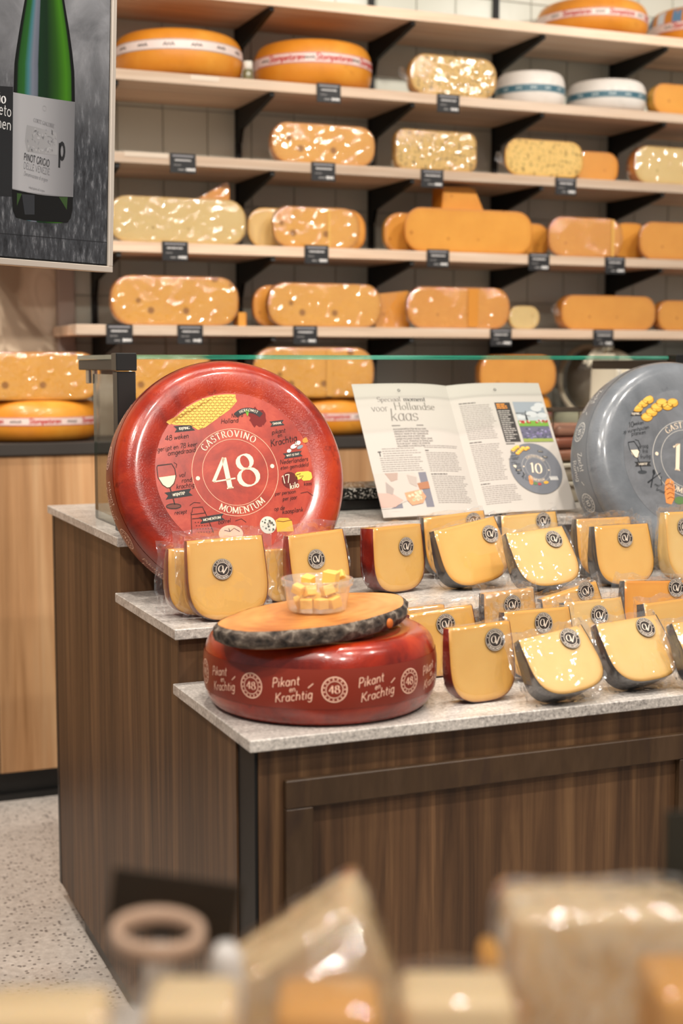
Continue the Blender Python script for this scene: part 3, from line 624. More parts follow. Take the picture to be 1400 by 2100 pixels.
def label_red(R):
    p = Print()
    def q(x, y): return ((x-789)/443*R, -(y-637)/443*R)
    q.k = R/443
    ring_print(p, '48', 7.6, CREAM, PINKL, R)
    # stack of cheeses, top left
    pts = [(425, 350), (470, 368), (560, 372), (600, 398), (640, 385), (700, 345), (790, 285), (832, 240), (825, 222)]
    pol = [q(*t) for t in pts]
    a1 = math.atan2(pol[-1][1], pol[-1][0]); a0 = math.atan2(pol[0][1], pol[0][0])
    pol += [(.985*R*cos(a1+(a0-a1)*i/14), .985*R*sin(a1+(a0-a1)*i/14)) for i in range(0, 15)]
    p.poly(pol, 'dfae50', 1)
    def inside(x, y):
        c = False; j = len(pol)-1
        for i in range(len(pol)):
            if (pol[i][1] > y) != (pol[j][1] > y) and x < (pol[j][0]-pol[i][0])*(y-pol[i][1])/(pol[j][1]-pol[i][1])+pol[i][0]: c = not c
            j = i
        return c
    for r in range(13):
        for c in range(18):
            x, y = q(420+c*26+(r % 2)*13, 212+r*15.5)
            if inside(x, y) and inside(x+8*q.k, y-6*q.k) and inside(x-8*q.k, y-6*q.k):
                p.line([(x-11*q.k, y), (x-7*q.k, y-6*q.k), (x, y-8*q.k), (x+7*q.k, y-6*q.k), (x+11*q.k, y)], 2.6*q.k, '7a5a24', 2)
                p.disc(x, y+1.5*q.k, 7*q.k, 'efc464', 2, 3*q.k, n=8)
    p.banner(*q(525, 388), 115*q.k, 34*q.k, 'RIJPING', 5); p.banner(*q(1050, 368), 84*q.k, 30*q.k, 'SMAAK', 6)
    p.banner(*q(1125, 548), 112*q.k, 30*q.k, 'WIST JE DAT', 7, size=11*q.k); p.banner(*q(465, 748), 150*q.k, 38*q.k, 'WIJNTIP', 7); p.banner(*q(637, 888), 140*q.k, 36*q.k, 'MOMENTUM', 7, size=14*q.k)
    # curved banner
    c0 = q(890, 395)
    arcp = [(c0[0]+118*q.k*cos(radians(a)), c0[1]+118*q.k*sin(radians(a))) for a in range(45, 136, 9)]+[(c0[0]+88*q.k*cos(radians(a)), c0[1]+88*q.k*sin(radians(a))) for a in range(135, 44, -9)]
    p.poly(arcp, '2f2d2e', 1); p.ctext('HERKOMST', c0[0], c0[1], 97*q.k, 88, 15*q.k, 'e8dcc8', 2, weight=.16, track=.12)
    rr = random.Random(3)
    p.poly([q(945+(48+rr.uniform(-12, 14))*cos(radians(a)), 335+(52+rr.uniform(-14, 16))*sin(radians(a))) for a in range(0, 360, 15)], '6f120e', 0)
    p.disc(*q(884, 300), 9*q.k, '6fae35', 2); p.poly([q(876, 304), q(892, 304), q(885, 328)], '6fae35', 2); p.disc(*q(884, 299), 4*q.k, '2c2a24', 3, n=10)
    for t, x, y, z, r in (('48 weken', 480, 448, 27, 6), ('gerijpt en 78 keer', 478, 500, 25, 7), ('omgedraaid', 500, 528, 27, 7), ('vol', 492, 655, 25, 4), ('rond', 515, 684, 25, 4), ('krachtig', 505, 715, 25, 5),
                          ('Noord', 825, 330, 22, 4), ('Holland', 780, 362, 26, 4), ('pikant', 1055, 425, 26, 8), ('en', 1060, 446, 24, 8), ('Krachtig', 1080, 484, 38, 12),
                          ('Nederlanders', 1128, 592, 25, 6), ('eten gemiddeld', 1128, 622, 22, 6), ('kaas', 1195, 722, 21, 5), ('per persoon', 1062, 768, 21, 5), ('per jaar', 1085, 800, 22, 6),
                          ('op de', 1020, 855, 23, 5), ('kaasplank', 1095, 872, 25, 5), ('borrel', 705, 916, 24, 6), ('recept', 468, 856, 22, 4)):
        p.text(t, *q(x, y), z*q.k, INK, 2, 'hand', .11, r)
    wine_glass(p, q)
    for pts in ([(520, 812), (545, 796), (580, 800)], [(765, 905), (800, 895), (825, 915)], [(1150, 765), (1190, 758), (1225, 785)], [(452, 575), (468, 585), (462, 605)]):
        p.line([q(*t) for t in pts], 3*q.k, INK, 2)
    # grater
    for pts in ([(525, 850), (520, 965)], [(600, 845), (640, 965)], [(530, 850), (535, 825), (590, 822), (600, 850)], [(525, 862), (605, 855)], [(528, 885), (612, 880)]):
        p.line([q(*t) for t in pts], 4*q.k, '47201b', 2)
    for r in range(4):
        for c in range(6): p.disc(*q(545+c*15+r*4, 905+r*18), 4*q.k, '47201b', 2, 2*q.k, n=8)
    p.disc(*q(1095, 690), 46*q.k, '5d1511', 1); p.text('17', *q(1078, 706), 46*q.k, CREAM, 2, 'sans', .09, 8); p.text('kilo', *q(1118, 736), 32*q.k, CREAM, 2, 'hand', .13, 14)
    p.poly([q(*t) for t in ((1128, 655), (1140, 646), (1205, 642), (1222, 650), (1226, 680), (1212, 694), (1172, 696), (1160, 684), (1140, 690), (1128, 680))], 'e2bb46', 1)
    p.line([q(1135, 662), q(1160, 655), q(1150, 670), q(1175, 668), q(1160, 684)], 4*q.k, '33270f', 2)
    for x, y, a, b, c in ((1135, 500, 22, 12, 'd9d2cb'), (1160, 482, 18, 12, 'ddd5ce'), (1105, 525, 14, 10, 'd9cfc8'), (1170, 505, 20, 9, '7d8a93'), (1150, 492, 10, 6, 'a83326'), (1208, 466, 22, 14, 'd98a3a')):
        p.disc(*q(x, y), a*q.k, c, 2 if y != 466 else 2, b*q.k, 25, n=12)
    p.disc(*q(735, 975), 68*q.k, 'e6b49c', 1, 48*q.k); p.line([q(700, 955), q(730, 962), q(755, 945), q(785, 965)], 4*q.k, '47201b', 2); p.line([q(730, 962), q(725, 945)], 4*q.k, '47201b', 2)
    p.disc(*q(947, 935), 46*q.k, 'c9c8bb', 1, 48*q.k)
    for i in range(22): p.disc(*q(947+rr.uniform(-32, 32), 935+rr.uniform(-34, 34)), rr.uniform(3, 6)*q.k, '55574f', 2, n=7)
    p.poly([q(*t) for t in ((992, 910), (1015, 898), (1065, 900), (1085, 920), (1090, 975), (995, 975))], 'dba03c', 1)
    p.line([q(1000, 915), q(1035, 920), q(1085, 912)], 4*q.k, '6d4a15', 2)
    return p
def label_grey(R, full=True):
    p = Print(); K = R/(166*6.5625)
    def q(x, y): return ((x-1555)*K, -(y-1286)*K)        # crop pixels, centre of the label
    q.k = K
    ring_print(p, '10', -10, CREAM, 'c9c4bc', R)
    I2 = '24262a'
    for x, y in ((800, 470), (900, 400), (1005, 345), (945, 620), (1040, 545), (1140, 470), (1240, 400), (1330, 450), (1430, 400)):
        p.disc(*q(x, y), 100*K, 'd9a23c', 1, 68*K, 8); p.line([q(x+100*cos(radians(a)), y+68*sin(radians(a))) for a in range(-20, 201, 22)], 9*K, '7d5718', 2); p.disc(*q(x, y-14), 80*K, 'e8b854', 2, 36*K, 8)
    p.banner(*q(765, 565), 225*K, 70*K, 'RIJPING', 0, size=34*K); p.banner(*q(775, 1350), 285*K, 72*K, 'WIJNTIP', 0, size=34*K)
    for t, x, y, z, r, a in (('10', 655, 775, 82, 6, 'c'), ('weken', 785, 740, 60, 6, 'c'), ('op vurenhouten', 725, 840, 62, 9, 'c'), ('planken', 765, 895, 66, 6, 'c'), ('droog', 820, 1100, 60, 4, 'c'), ('fris', 835, 1180, 60, 4, 'c'), ('fruitig', 830, 1262, 62, 4, 'c'), ('met', 960, 1700, 50, -20, 'c'), ('brood', 1010, 1790, 54, -22, 'c')):
        p.text(t, *q(x, y), z*K, I2, 2, 'hand', .1, r, a)
    p.poly([q(*t) for t in ((590, 1130), (715, 1125), (735, 1160), (720, 1230), (690, 1250), (655, 1240), (605, 1190))], 'e6d7bd', 1)
    for w, pts in ((14, [(565, 1010), (670, 995), (720, 1080), (745, 1150)]), (10, [(565, 1010), (575, 1110), (650, 1240), (695, 1255), (745, 1150)]), (14, [(690, 1255), (715, 1350), (740, 1460)]), (11, [(690, 970), (745, 985), (765, 1050)]), (18, [(860, 1715), (930, 1520)]), (22, [(815, 1640), (900, 1590)]), (12, [(900, 1590), (1060, 1495)]), (12, [(1070, 1550), (1050, 1600), (1065, 1640), (1040, 1690)])):
        p.line([q(*t) for t in pts], w*K, I2, 2)
    p.disc(*q(748, 1475), 78*K, '3c3f43', 1, 28*K); p.disc(*q(945, 1480), 24*K, I2, 2, 42*K)
    p.poly([q(*t) for t in ((1120, 1640), (1160, 1590), (1220, 1590), (1270, 1640), (1275, 1740), (1240, 1900), (1180, 1990), (1090, 1960), (1085, 1800))], 'd98a4a', 1)
    for y in (1660, 1730, 1800, 1870): p.line([q(1120, y+30), q(1180, y), q(1240, y+25), q(1235, y+50)], 12*K, '8a4a20', 2)
    p.disc(*q(1330, 1930), 90*K, '5d7a4a', 1, 60*K); p.disc(*q(1500, 1960), 80*K, 'a8474a', 1, 55*K); p.disc(*q(1800, 1900), 110*K, 'd9a23c', 1, 60*K, 10)
    for i in range(6): p.poly([q(2020+i*60, 1650), q(2050+i*60, 1640), q(2075+i*60, 1800), q(2030+i*60, 1810)], 'd8d5cf', 1)
    p.banner(*q(2080, 800), 240*K, 66*K, 'SMAAK', -12, size=34*K); p.banner(*q(1950, 560), 240*K, 66*K, 'HERKOMST', -8, size=28*K)
    return p
def big_wheel(name, R, T, rl, mat, lmat, lab, label, num, words, bandc, loc, ax, spin=0, wcol='e8b9a0', s0=0.):
    w = empty(name, loc, label=label, cat='cheese wheel'); w.matrix_world = Matrix.Translation(loc) @ orient(ax, spin)
    MB().lathe(wheel_prof(R, T, rl), 128).build('wax_rind', mat, w)
    pl = MB(); n = 96; z = T/2-.004+.0004
    pl.add([(0, 0, z)]+[(rl*cos(2*pi*k/n), rl*sin(2*pi*k/n), z) for k in range(n)], [(0, k+1, (k+1) % n+1) for k in range(n)])
    d = pl.build('label', lmat, w)
    lab.build('label_print', lambda u, v, l: (u, v, z+.0002+l*.0002), d)
    bh = T*.245
    b = band(R, T, -bh, bh, None).build('side_band', bandc, w)
    per = 2*pi*R; m = 9; st = per/m
    for i in range(m):
        x = s0+i*st; p = Print()
        p.ring(x, 0, bh*.62, bh*.06, wcol, 0, 32); p.ring(x, 0, bh*.42, bh*.04, wcol, 0, 32); p.text(num, x, -bh*.18, bh*.38, wcol, 0, 'serif', .2)
        for a in range(0, 360, 24): p.disc(x+bh*.52*cos(radians(a)), bh*.52*sin(radians(a)), bh*.045, wcol, 0, n=6)
        p.build('medallion_print', side_map(R, T), b); p = Print(); xx = x+st/2; A, B, Cc = words
        p.text(A, xx-st*.06, bh*.14, bh*.46, wcol, 0, 'hand', .10, 9); p.text(B, xx+st*.02, -bh*.12, bh*.28, wcol, 0, 'hand', .12, 9); p.text(Cc, xx+st*.03, -bh*.56, bh*.46, wcol, 0, 'hand', .10, 9)
        p.line([(xx+st*.2, bh*.1), (xx+st*.26, bh*.32)], bh*.05, wcol, 0)
        p.build('script_print', side_map(R, T), b)
    return w
R1, T1, RL1 = .2085, .127, .1400
AX1 = Vector((-.045, -.9586, .2756))
C1 = Vector((.901*S, 2.762*S, 1.1255*S))
big_wheel('whole_cheese', R1, T1, RL1, M_RED, M_LRED, label_red(RL1), 'big red waxed cheese wheel standing upright, its round label printed 48', '48', ('Pikant', 'en', 'Krachtig'), M_BRED, C1, AX1, s0=.03)
AX3 = Vector((-.06, -.9586, .2756))
C3 = at(1410, 940, y=2.695*S) - AX3.normalized()*(T1/2)
big_wheel('whole_cheese', R1, T1, RL1, M_GREY, M_LGREY, label_grey(RL1), 'big grey waxed cheese wheel standing upright, its round label printed 10', '10', ('Zacht', 'en', 'Romig'), M_BGREY, C3, AX3, wcol='cfcdc8', s0=.0)
R2, T2 = .169, .112
C2 = at(656, 1388, y=2.2*S); C2.z = ZF+T2/2
big_wheel('whole_cheese', R2, T2, R2*.69, M_RED, M_LRED, label_red(R2*.69), 'red waxed cheese wheel lying flat under the bark-edged wooden board', '48', ('Pikant', 'en', 'Krachtig'), M_BRED, C2, (0, 0, 1), spin=radians(30), s0=-.045)

# ------------------------------------------------------------------ packed cheese wedges
def outline(w, H, n=40):
    """U shape, from top left down round the bottom to top right; then the top edge"""
    zc = H*.52; P = [(-w*.475, H), (-w*.49, H*.8)]
    for i in range(n+1):
        a = pi + pi*i/n; e = 2/2.9
        P.append((w/2*(1 if cos(a) > 0 else -1)*abs(cos(a))**e, zc-zc*abs(sin(a))**e))
    P += [(w*.49, H*.8), (w*.475, H)]
    top = [(w*.475-w*.95*i/8, H) for i in range(1, 8)]
    return P, top
STK = {}
def sticker_mesh():
    p = Print(); r = .0165; c = 'd9cbbb'
    p.disc(0, 0, r, '332c29', 0, n=40); p.ring(0, 0, r*.95, r*.035, c, 1, 40); p.ring(0, 0, r*.63, r*.05, c, 1, 40)
    p.ctext('GASTROVINO', 0, 0, r*.70, 90, r*.19, c, 1, weight=.2, track=.12); p.ctext('DE BOURGONDIER', 0, 0, r*.885, 270, r*.17, c, 1, weight=.2, track=.06, below=True)
    for a in (8, 172): p.disc(r*.79*cos(radians(a)), r*.79*sin(radians(a)), r*.05, c, 1, n=8)
    p.text('G', -r*.16, -r*.30, r*.62, c, 1, weight=.17); p.text('V', r*.19, -r*.36, r*.68, c, 1, weight=.17)
    return p
def wedge(cx, cy, wp, hp, roll, lean, yaw, paste, rind, label, st=None, strot=0, z=ZM, t0=.016, t1=.042, film=M_FILM, flap=.2, name='cheese_wedge', group='wrapped cheese wedges on the counter', seed=None, base_z=None):
    R = Matrix.Rotation(radians(yaw), 4, 'Z') @ Matrix.Rotation(radians(-lean), 4, 'X') @ Matrix.Rotation(radians(-roll), 4, 'Y')
    dep = 2.1
    for _ in range(4):
        w = wp*dep/FPX*1.04; H = hp*dep/FPX*(1.0 if lean < 12 else 1/cos(radians(lean-5)))
        P, top = outline(w, H); th = lambda zz: t0+(t1-t0)*(1-zz/H)
        pts = [R @ Vector((x, s*th(zz)/2, zz)) for x, zz in P for s in (-1, 1)]
        fc = R @ Vector((0, -th(H/2)/2, H/2)); hc = fc.z - min(q.z for q in pts)
        c = at(cx, cy, z=(base_z or z)+hc); dep = (c-cC).dot(cW)
    loc = c-fc
    e = empty(name, loc, label=label, cat='cheese', group=group); e.matrix_world = Matrix.Translation(loc) @ R
    n = len(P); rg = random.Random(seed if seed is not None else int(cx*7+cy))
    # rind: strip round the U
    rb = MB(); V = []
    for x, zz in P: V += [(x, -th(zz)/2, zz), (x*1.006, 0, zz*.998), (x, th(zz)/2, zz)]
    rb.add(V, [(3*i+j, 3*i+3+j, 3*i+4+j, 3*i+1+j) for i in range(n-1) for j in (0, 1)], 0, True); rb.build('rind', rind, e)
    # paste: two cut faces + top
    loop = P+top; L = len(loop); cz = H*.55; pb = MB(); V = []; at_ = []
    for s in (-1, 1):
        for k, ed in ((.998, 1.), (.975, .75), (.9, .35), (.78, .06), (.4, 0)):
            for x, zz in loop:
                xx, z2 = x*k, cz+(zz-cz)*k; V.append((xx, s*(th(z2)/2-(.0015 if k > .99 else 0)), z2)); at_.append(ed)
        V.append((0, s*th(cz)/2, cz)); at_.append(0)
    B = 5*L+1; F = []
    for s in (0, 1):
        for r in range(4): F += [(s*B+r*L+i, s*B+r*L+(i+1) % L, s*B+(r+1)*L+(i+1) % L, s*B+(r+1)*L+i) for i in range(L)]
        F += [(s*B+4*L+i, s*B+4*L+(i+1) % L, s*B+5*L) for i in range(L)]
    tp = [n-1]+list(range(n, L))+[0]
    F += [(tp[i], tp[i+1], B+tp[i+1], B+tp[i]) for i in range(len(tp)-1)]
    pb.add(V, F, 0, True); pb.attr = at_; po = pb.build('paste', paste, e)
    # film bag: front sheet, sides, crinkled flap
    fb = MB(); V = []; rings = [(.45, 0), (.8, 0), (.985, 0), (1.02, 1), (1.035, 2), (1.025, 3), (1.04+flap*.5, 4), (1.05+flap, 4)]
    off = Vector((rg.uniform(0, 50), rg.uniform(0, 50), 0))
    for k, md in rings:
        for i, (x, zz) in enumerate(loop):
            xx, z2 = x*k, cz+(zz-cz)*k; tt = th(max(0, min(H, z2)))/2
            y = {0: -tt-.0016, 1: -tt+.002, 2: 0, 3: tt*.8, 4: tt*.5}[md]
            nv = noise.noise_vector(Vector((xx*60, z2*60, md*3.1))+off)
            am = {0: .0005, 1: .0012, 2: .002, 3: .002, 4: .009}[md]
            if md == 4 and k > 1.05+flap*.9:
                kk = 1+flap*(.5*noise.noise(Vector((xx*25, z2*25, 7))+off))*.6; xx *= kk; z2 = cz+(z2-cz)*kk
            if R.to_3x3() @ Vector((xx, y, z2)) + loc is not None:
                pass
            V.append((xx+nv.x*am, y+nv.y*am*(1 if md else .6), z2+nv.z*am))
    V.append((0, -th(cz)/2-.0016, cz)); NR = len(rings)
    Ri = R.inverted()
    for i, p in enumerate(V):                    # bag never sinks into the slab
        g = (R @ Vector(p))+loc
        if g.z < (base_z or z)+.0006: g.z = (base_z or z)+.0006+.0008*rg.random(); V[i] = tuple(Ri @ (g-loc))
    F = [(r*L+i, r*L+(i+1) % L, (r+1)*L+(i+1) % L, (r+1)*L+i) for r in range(NR-1) for i in range(L)]+[((i+1) % L, i, NR*L) for i in range(L)]
    k6 = 5*L; fb.add(V[:6*L]+[V[-1]], [[q if q < 6*L else 6*L for q in f] for f in F[:5*L]+F[7*L:]], 0, True); fb.build('film_wrap', film, e, fix=False)
    fl = MB(); fl.add(V[5*L:8*L], [[q-5*L for q in f] for f in F[5*L:7*L]], 0, True); fl.build('bag_flap', M_FILMB, e, fix=False)
    if st:
        su, sv = st[0]*dep/FPX*1.05, H/2-st[1]*dep/FPX
        ca, sa = cos(radians(strot)), sin(radians(strot))
        sticker_mesh().build('sticker', lambda u, v, l: (su+u*ca-v*sa, -th(sv+u*sa+v*ca)/2-.0027-l*.00025, sv+u*sa+v*ca), e)
    return e
RR, RD = M_REDRIND, M_DKRIND
wedge(425, 1192, 158, 138, 0, 3, 0, P_GOLD, RR, 'red-rinded cheese wedge half hidden behind its neighbour, beside the standing red wheel', flap=.2)
wedge(468, 1187, 162, 166, 2, 4, -2, P_GOLD, RR, 'large red-rinded cheese wedge in a bag at the end of the middle slab', (-11, -21), -18, flap=.24, film=M_FILM)
wedge(584, 1180, 84, 110, 0, 2, 0, P_GOLD, RR, 'red-rinded cheese wedge wedged in between two others behind the tasting cup', t0=.008, t1=.010, flap=.01)
wedge(657, 1163, 132, 142, 3, 4, 9, P_GOLD, RR, 'red-rinded cheese wedge directly behind the plastic tasting cup', (-8, -18), 4, flap=.24)
wedge(819, 1146, 127, 134, 1, 4, 14, P_GOLD, RR, 'red-rinded cheese wedge below the corner of the open magazine', (17, -24), -4, t0=.036, t1=.044, flap=.06)
wedge(938, 1118, 140, 128, 4, 6, 0, P_GOLD, RD, 'grey-rinded cheese wedge mostly hidden, right under the magazine spine', (40, -45), 0, flap=.08, t1=.025)
wedge(972, 1134, 152, 126, 9, 15, 4, P_GOLD, RD, 'grey-rinded cheese wedge tilted in its bag, second from the red ones', (48, -30), -10, film=M_FILM, flap=.1)
wedge(1090, 1112, 130, 118, 2, 8, 0, P_PALE, RD, 'pale cheese wedge with only its top showing below the magazine', (30, -42), 0, flap=.08, t1=.025)
wedge(1118, 1142, 142, 118, 4, 28, 2, P_PALE, RD, 'pale grey-rinded cheese wedge leaning far back under shiny film', (34, -36), -16, film=M_FILMG)
wedge(1243, 1122, 130, 120, 0, 6, 0, P_GOLD, RD, 'grey-rinded cheese wedge showing one side strip beside the grey wheel')
wedge(1282, 1137, 136, 122, 0, 8, 3, P_GOLD, RD, 'grey-rinded cheese wedge standing in front of the standing grey wheel', (3, -34), 2, flap=.24)
wedge(1425, 1119, 134, 142, 0, 6, 2, P_PALE, P_PALE, 'rindless pale cheese wedge standing at the foot of the grey wheel', (-22, -40), 0)
wedge(860, 1308, 124, 124, 2, 4, 0, P_GOLD, RR, 'red-rinded cheese wedge tucked behind the end of the wooden board', (-20, -30), 30, z=ZF, t1=.022)
wedge(912, 1318, 146, 134, 4, 4, 0, P_GOLD, RR, 'red-rinded cheese wedge between the lying red wheel and the front row', (5, -38), 0, z=ZF, t1=.03)
wedge(990, 1360, 146, 156, 2, 4, 2, P_GOLD, RR, 'red-rinded cheese wedge standing at the front edge beside the lying red wheel', (30, -45), -12, z=ZF, flap=.03, t1=.032)
wedge(1048, 1284, 120, 144, 2, 3, 2, P_GOLD, RD, 'tall cheese wedge with a loose bag standing against the middle step', (4, -44), 2, z=ZF, t1=.024, flap=.18, film=M_FILMB)
wedge(1182, 1270, 136, 122, 12, 5, 0, P_GOLD, RD, 'grey-rinded cheese wedge tipped sideways against the middle step', (34, -50), 6, z=ZF, t1=.03)
wedge(1225, 1294, 140, 128, 1, 12, 0, P_PALE, RD, 'pale cheese wedge squeezed between the tipped wedge and the front row', (8, -32), -10, z=ZF, t1=.03, film=M_FILMG)
wedge(1108, 1320, 160, 140, 0, 8, 3, P_GOLD, RD, 'grey-rinded cheese wedge standing behind the leaning bumpy-film one', (10, -42), -12, z=ZF, t1=.03)
wedge(1158, 1356, 165, 124, 7, 30, 3, P_PALE, RD, 'pale cheese wedge leaning back at the front edge under bumpy film', (34, -44), -20, z=ZF, film=M_FILMG, flap=.3)
wedge(1345, 1256, 146, 130, -3, 8, 0, P_ORANGE, RD, 'orange-yellow cheese wedge in a loose bag behind the front row', (48, -50), 0, z=ZF, t1=.03, film=M_FILM, flap=.22)
wedge(1378, 1296, 130, 128, 0, 14, 12, P_GOLD, RD, 'dark-sided cheese wedge pressed against the leaning front one', z=ZF, t1=.03, film=M_FILM, flap=.2)
wedge(1312, 1331, 160, 126, 3, 30, 4, P_PALE, RD, 'pale cheese wedge leaning back in the front row beside the bumpy one', (34, -44), -18, z=ZF, film=M_FILMG, flap=.24)
wedge(1464, 1330, 150, 126, 3, 30, 4, P_PALE, RD, 'pale cheese wedge at the far end of the leaning front row', z=ZF, film=M_FILMG, flap=.24)

# ------------------------------------------------------------------ bark-edged board, tasting cup, cheese cubes
ZB = ZF+T2+.0032
bc = at(650, 1255, z=ZB+.024)
board = empty('tree_slice_board', bc, label='oval tree-slice serving board with rough bark edge on the lying red wheel', cat='board')
board.matrix_world = Matrix.Translation((bc.x, bc.y, ZB)) @ Matrix.Rotation(radians(24), 4, 'Z') @ Matrix.Rotation(radians(-1.6), 4, 'Y') @ Matrix.Scale(1.28, 4, (0, 0, 1))
def bo(a, k=1.):
    q = 1+.03*sin(2*a+1)+.02*sin(3*a)+.012*sin(7*a+2)
    return (.165*k*q*cos(a), .098*k*q*sin(a))
def m_slice():
    n = N('oiled_board_wood'); k = n.co((1, 1.6, 1)); d = n.n('VectorMath', operation='LENGTH'); n.l(k, d.inputs[0])
    f = n.noise(k, 10, 3); w = n.math('SINE', n.math('ADD', n.math('MULTIPLY', d.outputs['Value'], 260), n.math('MULTIPLY', f, 9)))
    c = n.ramp(n.math('ADD', n.math('MULTIPLY', w, .035), f), [(.3, '9c5a26'), (.5, 'bd7c3e'), (.7, 'cb9050')])
    n.set(Base_Color=c, Roughness=.33, Specular_IOR_Level=.45); return n.m
def m_bark():
    n = N('rough_bark'); k = n.co((1, 1, 1.6)); v = n.voro(k, 60); f = n.noise(k, 90, 5, .75, .8)
    c = n.ramp(n.math('ADD', n.math('MULTIPLY', v.outputs[0], .35), n.math('MULTIPLY', f, .8)), [(.42, '1f1915'), (.58, '4c4037'), (.78, '8d8072')])
    n.set(Base_Color=c, Roughness=.85).bump(v.outputs[0], .8, .006); return n.m
n = 72; tb = MB(); top = [bo(2*pi*i/n, .975) for i in range(n)]
ring2 = [bo(2*pi*i/n, .9) for i in range(n)]
tb.add([(x, y, .020) for x, y in top]+[(x, y, .0206) for x, y in ring2]+[(0, 0, .0206)], [(i, (i+1) % n, n+(i+1) % n, n+i) for i in range(n)]+[(n+i, n+(i+1) % n, 2*n) for i in range(n)], 0, True)
tb.add([(x, y, 0) for x, y in [bo(2*pi*i/n, .93) for i in range(n)]]+[(x, y, .0015) for x, y in [bo(2*pi*i/n, .965) for i in range(n)]], [list(range(n))[::-1]]+[(i, (i+1) % n, n+(i+1) % n, n+i) for i in range(n)])
tb.build('wood_core', m_slice(), board)
bk = MB(); V = []; prof = [(.965, .0012), (1.0, .004), (1.025, .010), (1.02, .016), (.975, .0202)]
for i in range(n*2):
    a = pi*i/n
    for k, z in prof:
        x, y = bo(a, k); q = 1+.022*noise.noise(Vector((x*70, y*70, z*90)))*(1 if .97 < k else .3); V.append((x*q, y*q, z))
bk.add(V, [(i*5+j, ((i+1) % (2*n))*5+j, ((i+1) % (2*n))*5+j+1, i*5+j+1) for i in range(2*n) for j in range(4)], 0, True); bk.build('bark', m_bark(), board)
kn = MB().lathe([(.0001, .0), (.005, .0), (.0055, -.003)], 14); kme = kn.mesh('knot', plain('c46a2c', .5)); ko = link('knot', kme, board)
ko.matrix_local = Matrix.Translation((.045, -.1003, .010)) @ Matrix.Rotation(radians(90), 4, 'X')
cupc = at(650, 1251, z=ZB+.0275); cupz = ZB+.0275
cup = empty('plastic_cup', (cupc.x, cupc.y, cupz), label='round clear plastic tasting cup of cheese cubes on the wooden board', cat='plastic cup')
MB().lathe([(.0002, .0012), (.040, .0012), (.0415, .003), (.0475, .036), (.0505, .037), (.0512, .0375), (.0512, .0455), (.0505, .0462), (.0475, .0462), (.0468, .038), (.0405, .004), (.0395, .0022), (.0002, .0022)], 56).build('bowl', M_PLASTIC, cup)
cube_m = m_paste('cube_paste', 'efc565', 'e6b250')
rg = random.Random(11)
for i, (x, y, z, s) in enumerate(((-.022, -.014, .0, 1), (-.003, -.022, .0, 1), (.018, -.016, 0, 1.1), (.026, .006, 0, 1), (.004, .004, 0, 1.1), (-.02, .012, 0, 1), (.01, .025, 0, 1),
                                  (-.014, -.006, .016, 1), (.012, -.010, .017, 1), (-.004, .016, .016, 1), (.024, .010, .018, 1.2), (.020, -.004, .034, 1.25), (.040, .012, .034, .8), (-.012, .004, .030, 1), (-.03, -.004, .02, .9))):
    a = .0085*s; mb = MB().box(-a, -a*.9, -a*.8, a, a*.9, a*.8, .0008)
    for k, v in enumerate(mb.v): mb.v[k] = tuple(c*(1+.12*noise.noise(Vector(v)*300+Vector((i*3, 0, 0)))) for c in v)
    o = mb.build('cheese_cube', cube_m); o.location = (cupc.x+x, cupc.y+y, cupz+.0125+z); o.rotation_euler = (rg.uniform(-.4, .4), rg.uniform(-.4, .4), rg.uniform(0, 3))
    tag(o, 'small cube of yellow cheese in the plastic tasting cup', 'cheese', 'cheese cubes in the tasting cup')

